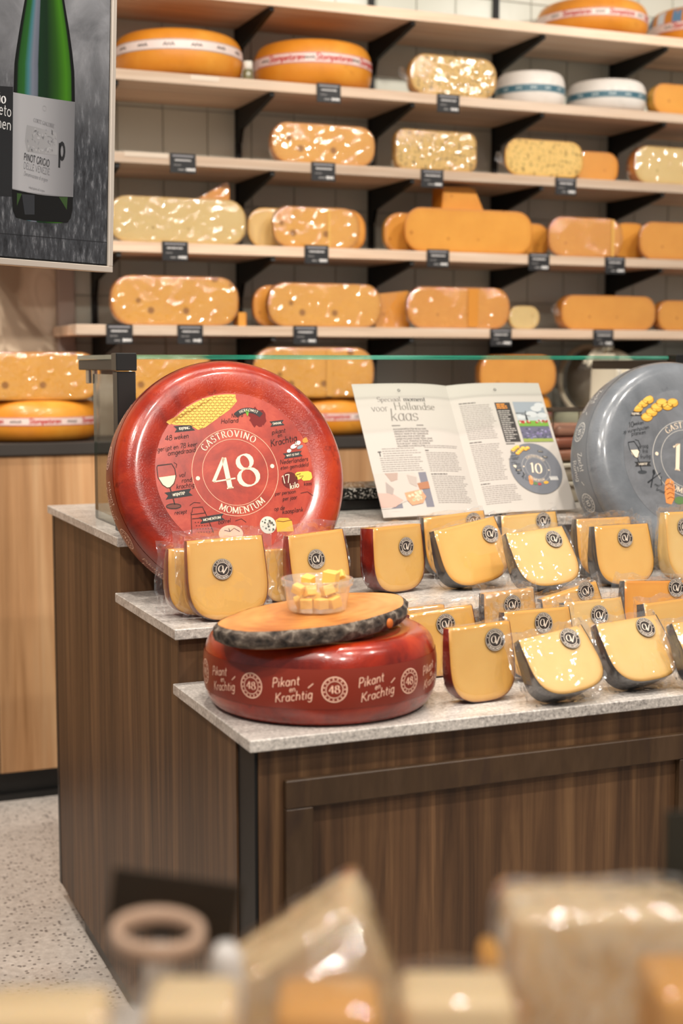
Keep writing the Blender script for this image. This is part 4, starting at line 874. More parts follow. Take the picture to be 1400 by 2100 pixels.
# ------------------------------------------------------------------ cheeses on the wall shelves and the back worktop
def rrect(R, T, rc, n=6):
    """half outline x>=0 from bottom centre to top centre"""
    rc = min(rc, R*.85); h = (R-rc)*.5; P = [(0, 0), (h, 0), (R-rc, 0)]
    P += [(R-rc+rc*sin(pi/2*i/n), rc-rc*cos(pi/2*i/n)) for i in range(1, n+1)]
    P += [(R-rc+rc*cos(pi/2*i/n), T-rc+rc*sin(pi/2*i/n)) for i in range(0, n+1)]
    return P + [(h, T), (0, T)]
def half_wheel(px0, px1, ytop, z, paste, rind, label, film=M_FILMS, yf=None, cut=.45, name='half_cheese', yaw=0, maxd=.27, fold=None, group=None, rcf=.42):
    yf = YS+.018 if yf is None else yf
    a, b = at(px0, ytop, y=yf), at(px1, ytop, y=yf); R = (b.x-a.x)/2; T = (a.z+b.z)/2-z; rc = rcf*T
    e = empty(name, ((a.x+b.x)/2, yf, z+.0005), (0, 0, radians(yaw)), label, 'cheese', group)
    H = rrect(R, T, rc); L = len(H); dy = min(1., maxd/R)
    rb = MB(); V = []; n = 22
    for k in range(n+1):
        an = pi*k/n
        for x, zz in H: V.append((x*cos(an), x*sin(an)*dy, zz))
    rb.add(V, [(k*L+j, (k+1)*L+j, (k+1)*L+j+1, k*L+j+1) for k in range(n) for j in range(L-1)], 0, True); rb.build('rind', rind, e)
    loop = H+[(-x, zz) for x, zz in H[::-1]][1:-1]; M = len(loop); cz = T/2; V = []; A = []
    for k, ed in ((1, 1.), (.965, .8), (.88, .25), (.6, 0)):
        for x, zz in loop:
            m = T*.5*(1-k); V.append((x*max(.05, 1-m/R), -.0006 if k < 1 else 0, cz+(zz-cz)*k)); A.append(ed)
    V.append((0, -.0006, cz)); A.append(0)
    pb = MB(); pb.add(V, [(r*M+i, r*M+(i+1) % M, (r+1)*M+(i+1) % M, (r+1)*M+i) for r in range(3) for i in range(M)]+[(3*M+i, 3*M+(i+1) % M, 4*M) for i in range(M)], 0, True); pb.attr = A; pb.build('cut_face', paste, e)
    if film:
        fb = MB(); V = []; rg = random.Random(int(px0+ytop))
        off = Vector((rg.uniform(0, 40), 0, 0)); rows = ((.5, -.0035), (.85, -.0035), (1.0, -.003), (1.025, .006), (1.02, min(.05, R*dy*.5)), (1.0, min(.09, R*dy*.9)))
        for k, y in rows:
            for x, zz in loop:
                m = T*.5*(1-k); xx = x*max(.05, 1-m/R)*(1 if k <= 1 else k) if y < .01 else x*k*sqrt(max(.05, 1-(y/(R*dy))**2)); nv = noise.noise_vector(Vector((xx*35, zz*35, y*30))+off)*.0016
                zq = cz+(zz-cz)*k; V.append((xx+nv.x, y+nv.y*.7, max(.0003, zq+nv.z)))
        V.append((0, -.0035, cz)); r0 = len(rows)-1
        F = [(r*M+i, r*M+(i+1) % M, (r+1)*M+(i+1) % M, (r+1)*M+i) for r in range(r0) for i in range(M)]+[((i+1) % M, i, (r0+1)*M) for i in range(M)]
        fb.add(V, F, 0, True); fb.build('film_wrap', film, e, fix=False)
    if fold: MB().box(fold[0]*R-fold[1]*R, -.0048, T*.03, fold[0]*R+fold[1]*R, -.0038, T*.97).build('film_overlap', plain(fold[2], .4, .4), e)  # overlap of the film, built as an opaque coloured strip
    return e
def scrib(p, x, y, w, h, c, th):
    n = max(4, int(w/h*2.2)); rg = random.Random(int((x+y)*1e4))
    p.line([(x-w/2+w*i/n, y+h*.5*(1 if i % 2 else -1)*rg.uniform(.5, 1)) for i in range(n+1)], th, c, 1)
def shelf_wheel(px0, px1, ytop, z, mat, label, bandc=None, txt=None, tc='b8322e', yc=None, bw=.22, bpos=.06, ycalc=.55, name='whole_cheese', T=None, stripes=False, dark='3a3634', turn=0):
    yc = YS+.165 if yc is None else yc
    a, b = at(px0, ytop, y=yc), at(px1, ytop, y=yc); d = (a-cC).dot(cW)
    R = (px1-px0)*d/FPX/2*.985; mid = at((px0+px1)/2, ytop, y=yc)
    T = T or at((px0+px1)/2, ytop, y=yc-R*ycalc).z-z
    e = empty(name, (mid.x, yc, z+T/2+.0005), label=label, cat='cheese wheel')
    MB().lathe(wheel_prof(R, T, R*.7, T*.02, .74, 2.5, 12), 64).build('rind', mat, e)
    if bandc:
        h0, h1 = T*(bpos-bw/2), T*(bpos+bw/2)
        bo_ = band(R, T, h0, h1, None, .74, 2.5, .0007, 72).build('label_band', plain(bandc, .4, .4), e)
        bh = h1-h0
        for i in range(7):
            p = Print()
            x = (-pi/2+(i-3)*.42+turn)*R
            if txt: p.text(txt if i % 2 else '', x, (h0+h1)/2-bh*.22, bh*.62, tc, 0, 'hand', .2)
            if not txt or i % 2 == 0: scrib(p, x, (h0+h1)/2, R*.16, bh*.34, dark, bh*.14)
            p.build('band_lettering', side_map(R, T, .0011, .74, 2.5), bo_)
        for s in (h0+bh*.06, h1-bh*.06): p = Print(); p.line([((-pi/2-1.5+3*i/40)*R, s) for i in range(41)], bh*.06, tc, 0); p.build('band_line', side_map(R, T, .0011, .74, 2.5), bo_)
    if stripes:
        for i in range(16):
            p = Print(); x = (-pi+i*pi/8)*R; v = [T*.06+T*.40*j/5 for j in range(6)]
            V = []; 
            for q in v: V += [(x, q), (x+R*.2, q)]
            p.raw(V, [(2*j, 2*j+1, 2*j+3, 2*j+2) for j in range(5)], '5d7f9c' if i % 2 else 'd8dde0', 0)
            p.build('stripe', side_map(R, T, .0009, .74, 2.5), e)
    return e
def quarter(px0, px1, ytop, z, paste, rind, label, yf, slope=0, film=M_FILMS, d=.12, name='cheese_piece'):
    """wedge-shaped piece: sector of a wheel lying on its side; slope: left drop of the top, in px"""
    a, b = at(px0, ytop, y=yf), at(px1, ytop, y=yf); w = b.x-a.x; T = b.z-z; dz = slope*d*0+slope*(a-cC).dot(cW)/FPX
    e = empty(name, (a.x, yf, z+.0005), label=label, cat='cheese')
    pol = [(0, 0), (w, 0), (w, T*.96), (w*.96, T), (0.0, max(.004, T-dz))]
    mb = MB().prism(pol, 0, d); mb.attr = [.1]*len(mb.v)
    mb.build('paste', paste, e)
    rp = [(w+.0008, 0), (w+.003, 0), (w+.003, T*.96), (w+.0008, T*.965)]
    MB().prism(rp, 0, d).build('rind', rind, e)
    if film:
        f = MB().prism([(x*1.02-.002, zz*1.01) for x, zz in pol], -.003, d+.002); f.build('film_wrap', film, e)
    return e
s1, s2, s3, s4, s5 = SH
# topmost board
shelf_wheel(1097, 1331, -2, s1, M_ORANGE, 'orange cheese wheel with red-lettered white band on the topmost board', 'e6cfc4', 'Stompetoren', bpos=.02)
shelf_wheel(1328, 1540, 13, s1, M_ORANGE, 'orange cheese wheel with blue and white striped top on the topmost board', 'e6cfc4', 'Stompetoren', bpos=-.02, stripes=True)
# second board
shelf_wheel(228, 501, 64, s2, M_ORANGE, 'orange cheese wheel with dark-lettered white band on the second highest board', 'e3cfc6', None, '8f8a86', bpos=.10, dark='2f2624')
shelf_wheel(515, 766, 85, s2, M_ORANGE, 'orange cheese wheel with red-lettered white band on the second highest board', 'e3cbc2', 'Stompetoren', bpos=.06)
half_wheel(842, 1018, 116, s2, P_HERB, M_YELW, 'herb-flecked half cheese in film on the second highest board')
shelf_wheel(1014, 1160, 146, s2, M_WHITEW, 'small white cheese wheel with blue band next to the herb-flecked half', '3f6573', None, '9fb6bb', bpos=-.02, bw=.2, dark='cfdad8', yc=YS+.14)
shelf_wheel(1160, 1326, 163, s2, M_WHITEW, 'larger white cheese wheel with blue band next to the yellow half', '3f6573', None, '9fb6bb', bpos=-.02, bw=.2, dark='d8e2e0', yc=YS+.125)
half_wheel(1340, 1480, 176, s2, P_ORANGE, M_YELW, 'plain yellow half cheese beside the white wheel', None)
# middle board
half_wheel(558, 768, 256, s3, P_EYES, M_ORANGE, 'half cheese under very shiny film on the middle board, pale gold', M_FILMS)
half_wheel(812, 977, 269, s3, P_HERB, M_YELW, 'squarish mottled half cheese in shiny film on the middle board', M_FILMS, rcf=.25)
half_wheel(1036, 1196, 288, s3, P_HERB, M_ORANGE, 'seed-flecked half cheese without shine on the middle board', None, maxd=.055)
half_wheel(1180, 1268, 312, s3, P_ORANGE, M_ORANGE, 'orange cheese piece behind the seed-flecked half cheese', M_FILM, yf=YS+.08, maxd=.1)
half_wheel(1302, 1470, 304, s3, P_CREAM, M_ORANGE, 'cream half cheese with glossy film at the end of the middle board', M_FILMS)
# second lowest board
half_wheel(222, 503, 406, s4, P_CREAM, M_YELW, 'wide pale half cheese in film on the second lowest board', M_FILMS, maxd=.05)
quarter(397, 468, 374, s4, P_ORANGE, M_ORANGE, 'pointed orange cheese wedge standing behind the wide pale half', YS+.078, 42, d=.05)
half_wheel(508, 640, 428, s4, P_PALE, M_YELW, 'pale cheese half hidden behind a folded-film half cheese', M_FILM, yf=YS+.07, maxd=.04)
half_wheel(560, 736, 426, s4, P_EYES, M_YELW, 'yellow half cheese with a slanted film fold on the second lowest board', M_FILMS, maxd=.045, fold=(.28, .02, 'd8ab58'))
half_wheel(640, 749, 430, s4, P_ORANGE, M_YELW, 'slim yellow cheese peeping out behind the folded-film half', None, yf=YS+.12, maxd=.1)
half_wheel(788, 900, 438, s4, P_ORANGE, M_YELW, 'small cheese half hidden at the rind end of the longest smooth half', M_FILM, yf=YS+.09, maxd=.14)
half_wheel(830, 1092, 430, s4, P_ORANGE, M_ORANGE, 'long smooth unwrapped half cheese with a wedge on top', None, maxd=.066)
half_wheel(1050, 1126, 459, s4, P_ORANGE, M_YELW, 'cheese piece behind the end of the long smooth half', None, yf=YS+.10, maxd=.1)
half_wheel(1125, 1276, 447, s4, P_ORANGE, M_ORANGE, 'half cheese with sparkling film on the second lowest board', M_FILMS, maxd=.066, fold=(.72, .03, 'd9a955'))
half_wheel(1255, 1330, 458, s4, P_ORANGE, M_YELW, 'narrow cheese wedged between the sparkling half and the last half', None, yf=YS+.09, maxd=.1)
half_wheel(1312, 1480, 458, s4, P_ORANGE, M_ORANGE, 'smooth half cheese at the end of the second lowest board', M_FILM, maxd=.066)
# wedge lying on the long half
zt_ = at(960, 430, y=YS+.05).z
we = empty('cheese_wedge', (at(905, 430, y=YS+.06).x, YS+.05, zt_-.002), label='orange wedge lying on top of the long smooth half cheese', cat='cheese')
wm = MB().prism([(0, 0), (.135, 0), (.105, .062), (.085, .068), (.004, .066)], 0, .07); wm.attr = [.3]*len(wm.v); wm.build('paste', P_ORANGE, we)
MB().prism([(-.004, 0), (0, 0), (.004, .066), (0, .066)], 0, .07).build('rind', M_ORANGE, we)
# lowest board
half_wheel(228, 488, 567, s5, P_EYES, M_ORANGE, 'half cheese with holes and shiny film on the lowest board', M_FILMS)
quarter(489, 503, 641, s5, P_ORANGE, M_ORANGE, 'small cheese offcut beside the holed half cheese', YS+.018, 0, None, .05)
half_wheel(519, 640, 586, s5, P_ORANGE, M_ORANGE, 'dark gold cheese hidden behind the second holed half', M_FILM, yf=YS+.07, maxd=.12)
half_wheel(550, 781, 582, s5, P_EYES, M_ORANGE, 'second half cheese with holes, creased film, on the lowest board', M_FILMS, maxd=.046)
quarter(770, 838, 597, s5, P_ORANGE, M_ORANGE, 'cheese wedge lying between two half cheeses on the lowest board', YS+.07, 8, M_FILMS, .12)
half_wheel(835, 1045, 590, s5, P_ORANGE, M_ORANGE, 'orange half cheese with a darker strip across its film', M_FILMS, maxd=.046, fold=(.26, .1, 'c98432'))
half_wheel(1044, 1106, 628, s5, P_CREAM, M_YELW, 'little round cream cheese beside the striped orange half', M_FILMS, maxd=.05, rcf=.48)
half_wheel(1152, 1344, 607, s5, P_ORANGE, M_ORANGE, 'deep orange unshiny half cheese on the lowest board', M_FILM)
half_wheel(1350, 1500, 618, s5, P_ORANGE, M_ORANGE, 'deep orange half cheese at the end of the lowest board', M_FILM)
# back worktop
yk = YC+.03
zl = at(60, 822, y=yk).z
shelf_wheel(-75, 206, 820, ZC, M_ORANGE, 'orange cheese wheel with red-lettered band at the free end of the worktop', 'e3cbc2', 'Stompetoren', yc=YC+.19, T=zl-ZC, bpos=.0, bw=.2)
half_wheel(-80, 204, 723, zl+.001, P_EYES, M_ORANGE, 'wide film-wrapped half cheese lying on the wheel at the worktop end', M_FILMS, yf=YC+.045, maxd=.24)
shelf_wheel(236, 470, 812, ZC, M_ORANGE, 'orange cheese wheel on the worktop behind the standing red wheel', 'e3cbc2', 'Stompetoren', yc=YC+.19, T=zl-ZC, bpos=0, bw=.2)
half_wheel(238, 440, 730, zl+.001, P_EYES, M_ORANGE, 'film-wrapped half cheese on the wheel behind the standing red wheel', M_FILMS, yf=YC+.02, maxd=.07)
shelf_wheel(520, 770, 812, ZC, M_ORANGE, 'orange cheese wheel on the worktop seen between red wheel and magazine', 'e3cbc2', 'Stompetoren', yc=YC+.19, T=zl-ZC, bpos=0, bw=.2)
half_wheel(519, 766, 713, zl+.001, P_EYES, M_ORANGE, 'half cheese with a seam strip lying on a wheel beside the magazine', M_FILMS, yf=YC+.02, maxd=.08, fold=(.24, .05, 'c8924a'))
shelf_wheel(952, 1132, 826, ZC, M_ORANGE, 'orange cheese wheel on the worktop under the slicer side', 'e3cbc2', 'Stompetoren', yc=YC+.17, T=zl-ZC, bpos=0, bw=.2)
half_wheel(984, 1140, 728, zl+.001, P_ORANGE, M_ORANGE, 'plain orange half cheese on a wheel next to the slicer', M_FILM, yf=YC+.05, maxd=.2)
# little jar between two wheels, bag tails
j = at(508, 140, y=YS+.06)
jr = empty('glass_jar', (j.x, YS+.06, s2+.0005), label='small glass jar with pale lid between two orange wheels', cat='jar')
MB().lathe([(.0003, 0), (.013, 0), (.014, .003), (.014, .03), (.011, .038)], 20).build('body', plain('6f6a4a', .2, .5), jr); MB().lathe([(.0115, .036), (.013, .037), (.013, .058), (.0003, .06)], 20).build('lid', plain('d5cfc2', .4), jr)
def bag_tail(px, py, y, parent_label):
    c = at(px, py, y=y); mb = MB(); V = []; F = []
    for i in range(9):
        for k in range(8):
            r = .004+.012*(i/8)**1.5; a = 2*pi*k/8; nv = noise.noise_vector(Vector((i*.7, k*.9, px)))*.005
            V.append((-.004*i+nv.x, r*cos(a)+nv.y, .004*i+r*sin(a)+nv.z))
    F = [(i*8+k, i*8+(k+1) % 8, (i+1)*8+(k+1) % 8, (i+1)*8+k) for i in range(8) for k in range(8)]
    mb.add(V, F, 0, True); o = mb.build('bag_tail', M_FILMB, None, False); o.location = c; return o
for px, py, lab in ((843, 172, 'second highest board'), (1040, 345, 'middle board'), (1155, 655, 'lowest board')):
    for o in [q for q in bpy.data.objects if q.get('label', '').startswith({'s': 'herb-flecked', 'm': 'seed-flecked', 'l': 'deep orange unshiny'}[lab[0]])]:
        t = bag_tail(px, py, YS+.03, lab); t.parent = o; t.location = t.location-o.location

# ------------------------------------------------------------------ price cards on the board edges
TAGS = {1: [(674, 191, 'the red-lettered wheel'), (919, 212, 'the herb-flecked half')], 2: [(375, 335, 'the empty stretch'), (663, 352, 'the very shiny half'), (886, 366, 'the mottled half'), (1160, 382, 'the seed-flecked half')],
        3: [(359, 515, 'the wide pale half'), (649, 522, 'the folded-film half'), (898, 530, 'the long smooth half'), (1105, 537, 'the end of the long half'), (1261, 544, 'the sparkling half')],
        4: [(245, 685, 'the rind of the holed half'), (390, 686, 'the holed half'), (626, 687, 'the creased-film half'), (1027, 692, 'the striped orange half'), (1237, 693, 'the deep orange half')]}
M_CARD = plain('262526', .5, .35)
for bi, L in TAGS.items():
    for px, py, where in L:
        c = at(px, py, y=YS-.004); e = empty('price_card', (c.x, YS-.0035, c.z), (0, 0, 0), f'black price card on the {BN[bi]} board below {where}', 'price card', 'price cards on the shelf edges')
        MB().box(-.036, -.001, -.026, .036, .001, .026, .0004).build('card', M_CARD, e); MB().box(-.012, .001, .012, .012, .004, .02).build('clip', M_BLACK, e)
        p = Print(); rg = random.Random(px)
        p.rect(0, .019, .058, .0045, '8c898c', 0)
        for y, w, c_, h, x0 in ((.008, .046, 'c9c5c2', .005, 0), (-.005, .02, '8a8684', .003, -.016), (-.017, .016, 'a5a19e', .0035, -.006), (-.016, .024, 'e0dcd8', .008, .02)):
            x = x0-w/2
            while x < x0+w/2-.002: l = rg.uniform(.003, .006); p.rect(x+l/2, y, l*.8, h*rg.uniform(.7, 1), c_, 0); x += l
        p.build('lettering', lambda u, v, l: (u, -.0013-l*.0002, v), e)
for px, py, bi in ((300, 317, 2), (420, 160, 1)):
    c = at(px, py, y=YS-.001); tag(MB().box(c.x-.06 if bi == 2 else c.x-.04, YS-.0015, c.z-.007, c.x+.06 if bi == 2 else c.x+.04, YS+.0002, c.z+.006).build('label_strip', plain('d6c4b0', .4, .4)), f'empty clear label strip stuck to the edge of the {BN[bi]} board', 'label strip')

# ------------------------------------------------------------------ open magazine on its stand
MY, MLN = 2.893*S, radians(33); PWd, PHt = .2155, .303
mx = 1.340
mag = empty('magazine', (mx, MY, ZT+.0008), label='open magazine about Dutch cheese leaning on its stand', cat='magazine'); mag.rotation_euler = (0, 0, radians(-1))
up = Vector((0, sin(MLN), cos(MLN))); nr = Vector((0, -cos(MLN), sin(MLN)))
def bulge(s): s = abs(s)/PWd; return .011*(1-(1-min(1, s*1.6))**3)*1.0-.006*max(0, s-.55)**1.3
def page(s, v, off=0):
    """s: signed distance from the spine, v: from the top edge down"""
    return Vector((s*.995, 0, 0)) + up*(PHt-v) + nr*(bulge(s)+.004+off)
pg = MB(); NS, NV = 28, 6
for sg in (-1, 1):
    V = [page(sg*PWd*i/NS, PHt*k/NV) for i in range(NS+1) for k in range(NV+1)]
    pg.add(V, [(i*(NV+1)+k, i*(NV+1)+k+1, (i+1)*(NV+1)+k+1, (i+1)*(NV+1)+k) for i in range(NS) for k in range(NV)], 0, True)
pgo = pg.build('pages', M_PAPER, mag, False)
for sg in (-1, 1):
    bl = MB(); V = []
    for i in range(NS+1):
        s = sg*PWd*i/NS*.992
        for v in (.001, PHt-.001):
            for o in (-.0006, -.0048): V.append(page(s, v, o))
    F = []
    for i in range(NS):
        b = i*4; F += [(b, b+2, b+6, b+4), (b+1, b+5, b+7, b+3), (b, b+4, b+5, b+1), (b+2, b+3, b+7, b+6)]
    b = NS*4; F.append((b, b+2, b+3, b+1)); bl.add(V, F); bl.build('page_block', M_PAPERE, mag)
def pmap(sg): return lambda u, v, l: page((-PWd+u) if sg < 0 else u, v, .0004+l*.0003)
GR = '77706b'; DK = '3c3a38'; GN = '3c5a4e'
class PV(Print):                      # page print: v runs downwards
    def text(s, t, x, y, size, c, layer=0, style='serif', weight=.13, rot=0, align='c', track=.04, sx=1.):
        b = len(s.v); Print.text(s, t, x, -y, size, c, layer, style, weight, rot, align, track, sx)
        s.v[b:] = [(a, -q, l) for a, q, l in s.v[b:]]; return s
    def lines(s, u0, u1, v0, v1, n, c=GR, h=.0011, seed=1):
        rg = random.Random(seed)
        for i in range(n):
            v = v0+(v1-v0)*i/max(1, n-1); x = u0; e = u1-rg.uniform(0, .012 if i < n-1 else .03)
            while x < e:
                w = min(rg.uniform(.003, .010), e-x)
                if w > .001: s.rect(x+w/2, v, w, h, c, 0)
                x += w+.0012
        return s
p = PV(); p.disc(.10, .017, .0032, DK, 0, n=16); p.disc(.10, .017, .0014, 'd8d0c6', 1, n=10); p.lines(.092, .108, .0225, .0225, 1, 'b5ada6', .0008)
p.text('Speciaal', .047, .043, .0112, GR, 0, 'serif', .13, 0, 'l', .05, 1.12); p.text('moment', .105, .043, .0112, DK, 0, 'serif', .16, 0, 'l', .05, 1.1)
p.text('voor', .030, .0655, .0165, GR, 0, 'serif', .10, 0, 'l', .05, 1.0); p.text('Hollandse', .080, .063, .0172, '6f6a62', 0, 'serif', .11, 0, 'l', .04, 1.1)
p.text('kaas', .066, .0885, .029, '77706a', 0, 'italic', .10, 0, 'l', .02, .98); p.rect(.100, .0995, .070, .0026, GR, 0)
for i, t in enumerate(('ALS KAASKOPPEN ETEN WE ELK JAAR', 'GEMIDDELD ZEVENTIEN KILO KAAS PER', 'PERSOON. MAAR OP HET GEMIDDELDE', 'KAASPLANKJE KOM JE NOOIT EEN', 'LEKKER HOLLANDS KAASJE TEGEN. DAAR', 'IS HET ITALIE, FRANKRIJK EN SPANJE WAT', 'DE KLOK SLAAT. HOOG TIJD VOOR DE', 'HOLLANDSE KAAS-REVOLUTIE!')):
    p.text(t, .066, .1095+i*.0056, .0034, '5d5753', 0, 'sans', .15, 0, 'l', .08, .98)
p.text('T', .021, .169, .0105, DK, 0, 'sans', .2, 0, 'l'); p.lines(.031, .114, .152, .168, 4, seed=2); p.lines(.022, .114, .173, .202, 7, seed=3)
p.lines(.124, .204, .147, .151, 2, seed=4); p.lines(.124, .152, .158, .158, 1, '55504c', .0022, 5); p.lines(.124, .204, .163, .205, 11, seed=6); p.lines(.124, .17, .212, .212, 1, '55504c', .0022, 7); p.lines(.124, .204, .217, .276, 15, seed=8)
p.rect(.0565, .246, .113, .078, '6f6d76', 0)        # photo: white-shirted cook holding a dish of cheese cubes
p.poly([(.0, .207), (.088, .207), (.098, .235), (.085, .262), (.05, .272), (.02, .285), (.0, .285)], 'b5a9a0', 1)
p.poly([(.024, .207), (.052, .207), (.048, .222), (.034, .226)], 'a08a7e', 2); p.poly([(.022, .226), (.036, .242), (.03, .256), (.018, .25)], '988b84', 2); p.poly([(.07, .212), (.09, .218), (.086, .24), (.072, .232)], 'a5988f', 2)
p.poly([(.0, .25), (.03, .252), (.05, .268), (.03, .282), (.0, .282)], 'b8968a', 2); p.poly([(.088, .232), (.113, .228), (.113, .244), (.09, .246)], '9d6a4c', 2); p.poly([(.056, .252), (.092, .246), (.1, .262), (.09, .276), (.066, .28), (.058, .268)], 'c98b68', 3)
rg = random.Random(5)
for i in range(16): p.disc(rg.uniform(.064, .09), rg.uniform(.251, .27), .0035, rg.choice(('bfb69a', 'b2a884', 'a8aa88')), 4, n=7)
p.lines(.02, .05, .291, .291, 1, 'b5ada6', .0008, 9); p.build('left_page_print', pmap(-1), pgo)
p = PV(); p.disc(.105, .017, .0032, DK, 0, n=16); p.disc(.105, .017, .0014, 'd8d0c6', 1, n=10); p.lines(.097, .113, .0225, .0225, 1, 'b5ada6', .0008)
p.lines(.016, .066, .047, .047, 1, '55504c', .0022, 11); p.lines(.016, .088, .053, .132, 19, seed=12); p.lines(.016, .05, .14, .14, 1, '55504c', .0022, 13); p.lines(.016, .083, .146, .228, 20, seed=14); p.lines(.016, .065, .236, .236, 1, '55504c', .0022, 15); p.lines(.016, .096, .242, .281, 10, seed=16)
p.rect(.113, .096, .036, .095, '34302e', 0); p.lines(.098, .125, .053, .062, 3, 'd98a2e', .0026, 17); p.lines(.098, .129, .069, .14, 16, 'cfc8c0', .0013, 18); p.rect(.105, .1475, .02, .0022, '34302e', 0)
p.rect(.1735, .062, .071, .03, '8b9299', 0); p.rect(.1735, .088, .071, .03, 'a9aeb0', 0); p.rect(.1735, .1, .071, .014, '6f9a3c', 1); p.rect(.1735, .122, .071, .032, '5d5b6e', 1); p.rect(.1735, .140, .071, .008, '86934a', 2)
for x, y, r in ((.2, .056, .012), (.19, .064, .013), (.175, .078, .014), (.2, .08, .012), (.15, .084, .01)): p.disc(x, y, r, 'b9bbbc', 1, r*.55)
for i in range(34): p.disc(.14+.068*rg.random(), .093+.006*rg.random(), .0022, rg.choice(('b5302c', 'c8504a', 'd9c7bb', '9c2a2a')), 2, n=6)
for i in range(40): p.disc(.14+.068*rg.random(), rg.uniform(.112, .136), .003, rg.choice(('7a6f96', '4b4a5c', '8a86a0')), 2, .0018, n=6)
p.poly([(.158, .092), (.163, .092), (.162, .078), (.159, .078)], '2f2f33', 2)
for a in (10, 100, 190, 280): p.line([(.1605, .08), (.1605+.011*cos(radians(a)), .08+.011*sin(radians(a)))], .0012, '2f2f33', 2)
lg = label_grey(.059); b = len(p.v)
p.disc(.1475, .207, .0595, '6b6d73', 3, n=48)
for f, mi in zip(lg.f, lg.mi): p.f.append([i+len(p.v) for i in f]); p.mi.append(p.m(lg.mats[mi].name.replace('plain_', '').split('.')[0]))
p.v += [(.1475+u, .207-v, 4+l) for u, v, l in lg.v]
p.lines(.155, .185, .287, .287, 1, 'b5ada6', .0008, 19); p.build('right_page_print', pmap(1), pgo)
ms = empty('magazine_stand', (mx, MY, ZT), label='slim black stand holding up the open magazine', cat='stand')
st_ = MB(); Q = [up*.004+nr*-.001, up*.004+nr*-.005, up*.24+nr*-.005, up*.24+nr*-.001]
st_.add([(-.06, q.y, q.z) for q in Q]+[(.06, q.y, q.z) for q in Q], [(0, 1, 2, 3), (7, 6, 5, 4), (0, 4, 5, 1), (1, 5, 6, 2), (2, 6, 7, 3), (3, 7, 4, 0)]); st_.build('back_plate', M_BLACKP, ms)
q = up*.2+nr*-.005
MB().tube([(0, q.y, q.z), (0, q.y+.05, .004)], .003, 8).build('rear_leg', M_BLACKP, ms)

# ------------------------------------------------------------------ framed wine picture hanging left of the case
PB = at(230, 559, t=2.5); pr = Vector((.845, .534, 0)).normalized(); pn = Vector((.534, -.845, 0)).normalized()
pu = (Vector((0, 0, 1))*cos(radians(2.6))+pn*sin(radians(2.6))).normalized(); pn2 = pr.cross(pu)
PM = Matrix(((pr.x, pu.x, pn2.x, PB.x), (pr.y, pu.y, pn2.y, PB.y), (pr.z, pu.z, pn2.z, PB.z), (0, 0, 0, 1))); PMi = PM.inverted()
def pp(px, py):
    d = cW + cR*((px-700)/FPX) - cU*((py-1050)/FPX); t = (PB-cC).dot(pn2)/d.dot(pn2); q = PMi @ (cC+d*t); return (q.x, q.y)
PWI, PHE = .62, .95
pic = empty('framed_picture', label='hanging silver-framed picture of a green wine bottle', cat='picture'); pic.matrix_world = PM
fw = .0105; M_SIL = plain('c3b8ac', .35, .5, .3)
MB().box(-PWI, 0, -.03, 0, fw, .002, .001).box(-PWI, PHE-fw, -.03, 0, PHE, .002, .001).box(-fw, fw, -.03, 0, PHE-fw, .002, .001).box(-PWI, fw, -.03, -PWI+fw, PHE-fw, .002, .001).build('frame', M_SIL, pic)
MB().box(-PWI+fw, fw, -.028, -fw, PHE-fw, -.003).build('backing', M_BLACK, pic)
def m_vine():
    n = N('grey_vineyard_print'); k = n.co((1, 1, 1)); f = n.noise(k, 9, 6, .6, .6); g = n.noise(n.co((3, 1, 1), (0, 0, .7)), 30, 5, .7)
    y = n.n('SeparateXYZ'); n.l(k, y.inputs[0])
    c1 = n.ramp(f, [(.3, '4b4c4f'), (.6, '7c7d81'), (.8, '9b9c9f')]); c2 = n.ramp(g, [(.35, '202124'), (.55, '3c3e42'), (.75, '7c7e82')])
    n.set(Base_Color=n.mix(n.ramp(n.math('MULTIPLY', y.outputs[1], 2.2), [(.45, .0), (.8, 1.)]), c2, c1), Roughness=.5, Specular_IOR_Level=.3); return n.m
MB().box(-PWI+fw+.003, fw+.003, -.0029, -fw-.003, PHE-fw-.003, -.0018).build('print', m_vine(), pic)
p = Print()
bot = [(60, -60), (52, 0), (43, 50), (35, 100), (31, 130), (29, 190), (26, 390), (27, 430), (34, 446), (52, 452), (138, 458), (147, 448), (150, 405), (155, 207), (154, 150), (150, 110), (143, 60), (133, 0), (124, -60)]
rowsL = [(-60, 60), (0, 52), (50, 43), (100, 35), (130, 31), (190, 29), (390, 26), (430, 27), (446, 34)]
rowsR = [(-60, 124), (0, 133), (60, 143), (110, 150), (150, 154), (207, 155), (405, 150), (434, 149.5), (456, 141)]
def lerp(rows, y):
    for (y0, x0), (y1, x1) in zip(rows, rows[1:]):
        if y <= y1: return x0+(x1-x0)*(y-y0)/(y1-y0)
    return rows[-1][1]
bm_ = MB(); A_ = []; NR_ = 40; NC_ = 12; V = []
for i in range(NR_+1):
    f = i/NR_; yl = -60+f*506; yr = -60+f*516
    for j in range(NC_+1):
        g = j/NC_; x = lerp(rowsL, yl)*(1-g)+lerp(rowsR, yr)*g; y = yl*(1-g)+yr*g+(6*sin(pi*g) if i == NR_ else 0); u, v = pp(x, y); V.append((u, v, -.00165)); A_.append(g)
bm_.add(V, [(i*(NC_+1)+j, (i+1)*(NC_+1)+j, (i+1)*(NC_+1)+j+1, i*(NC_+1)+j+1) for i in range(NR_) for j in range(NC_)]); bm_.attr = A_
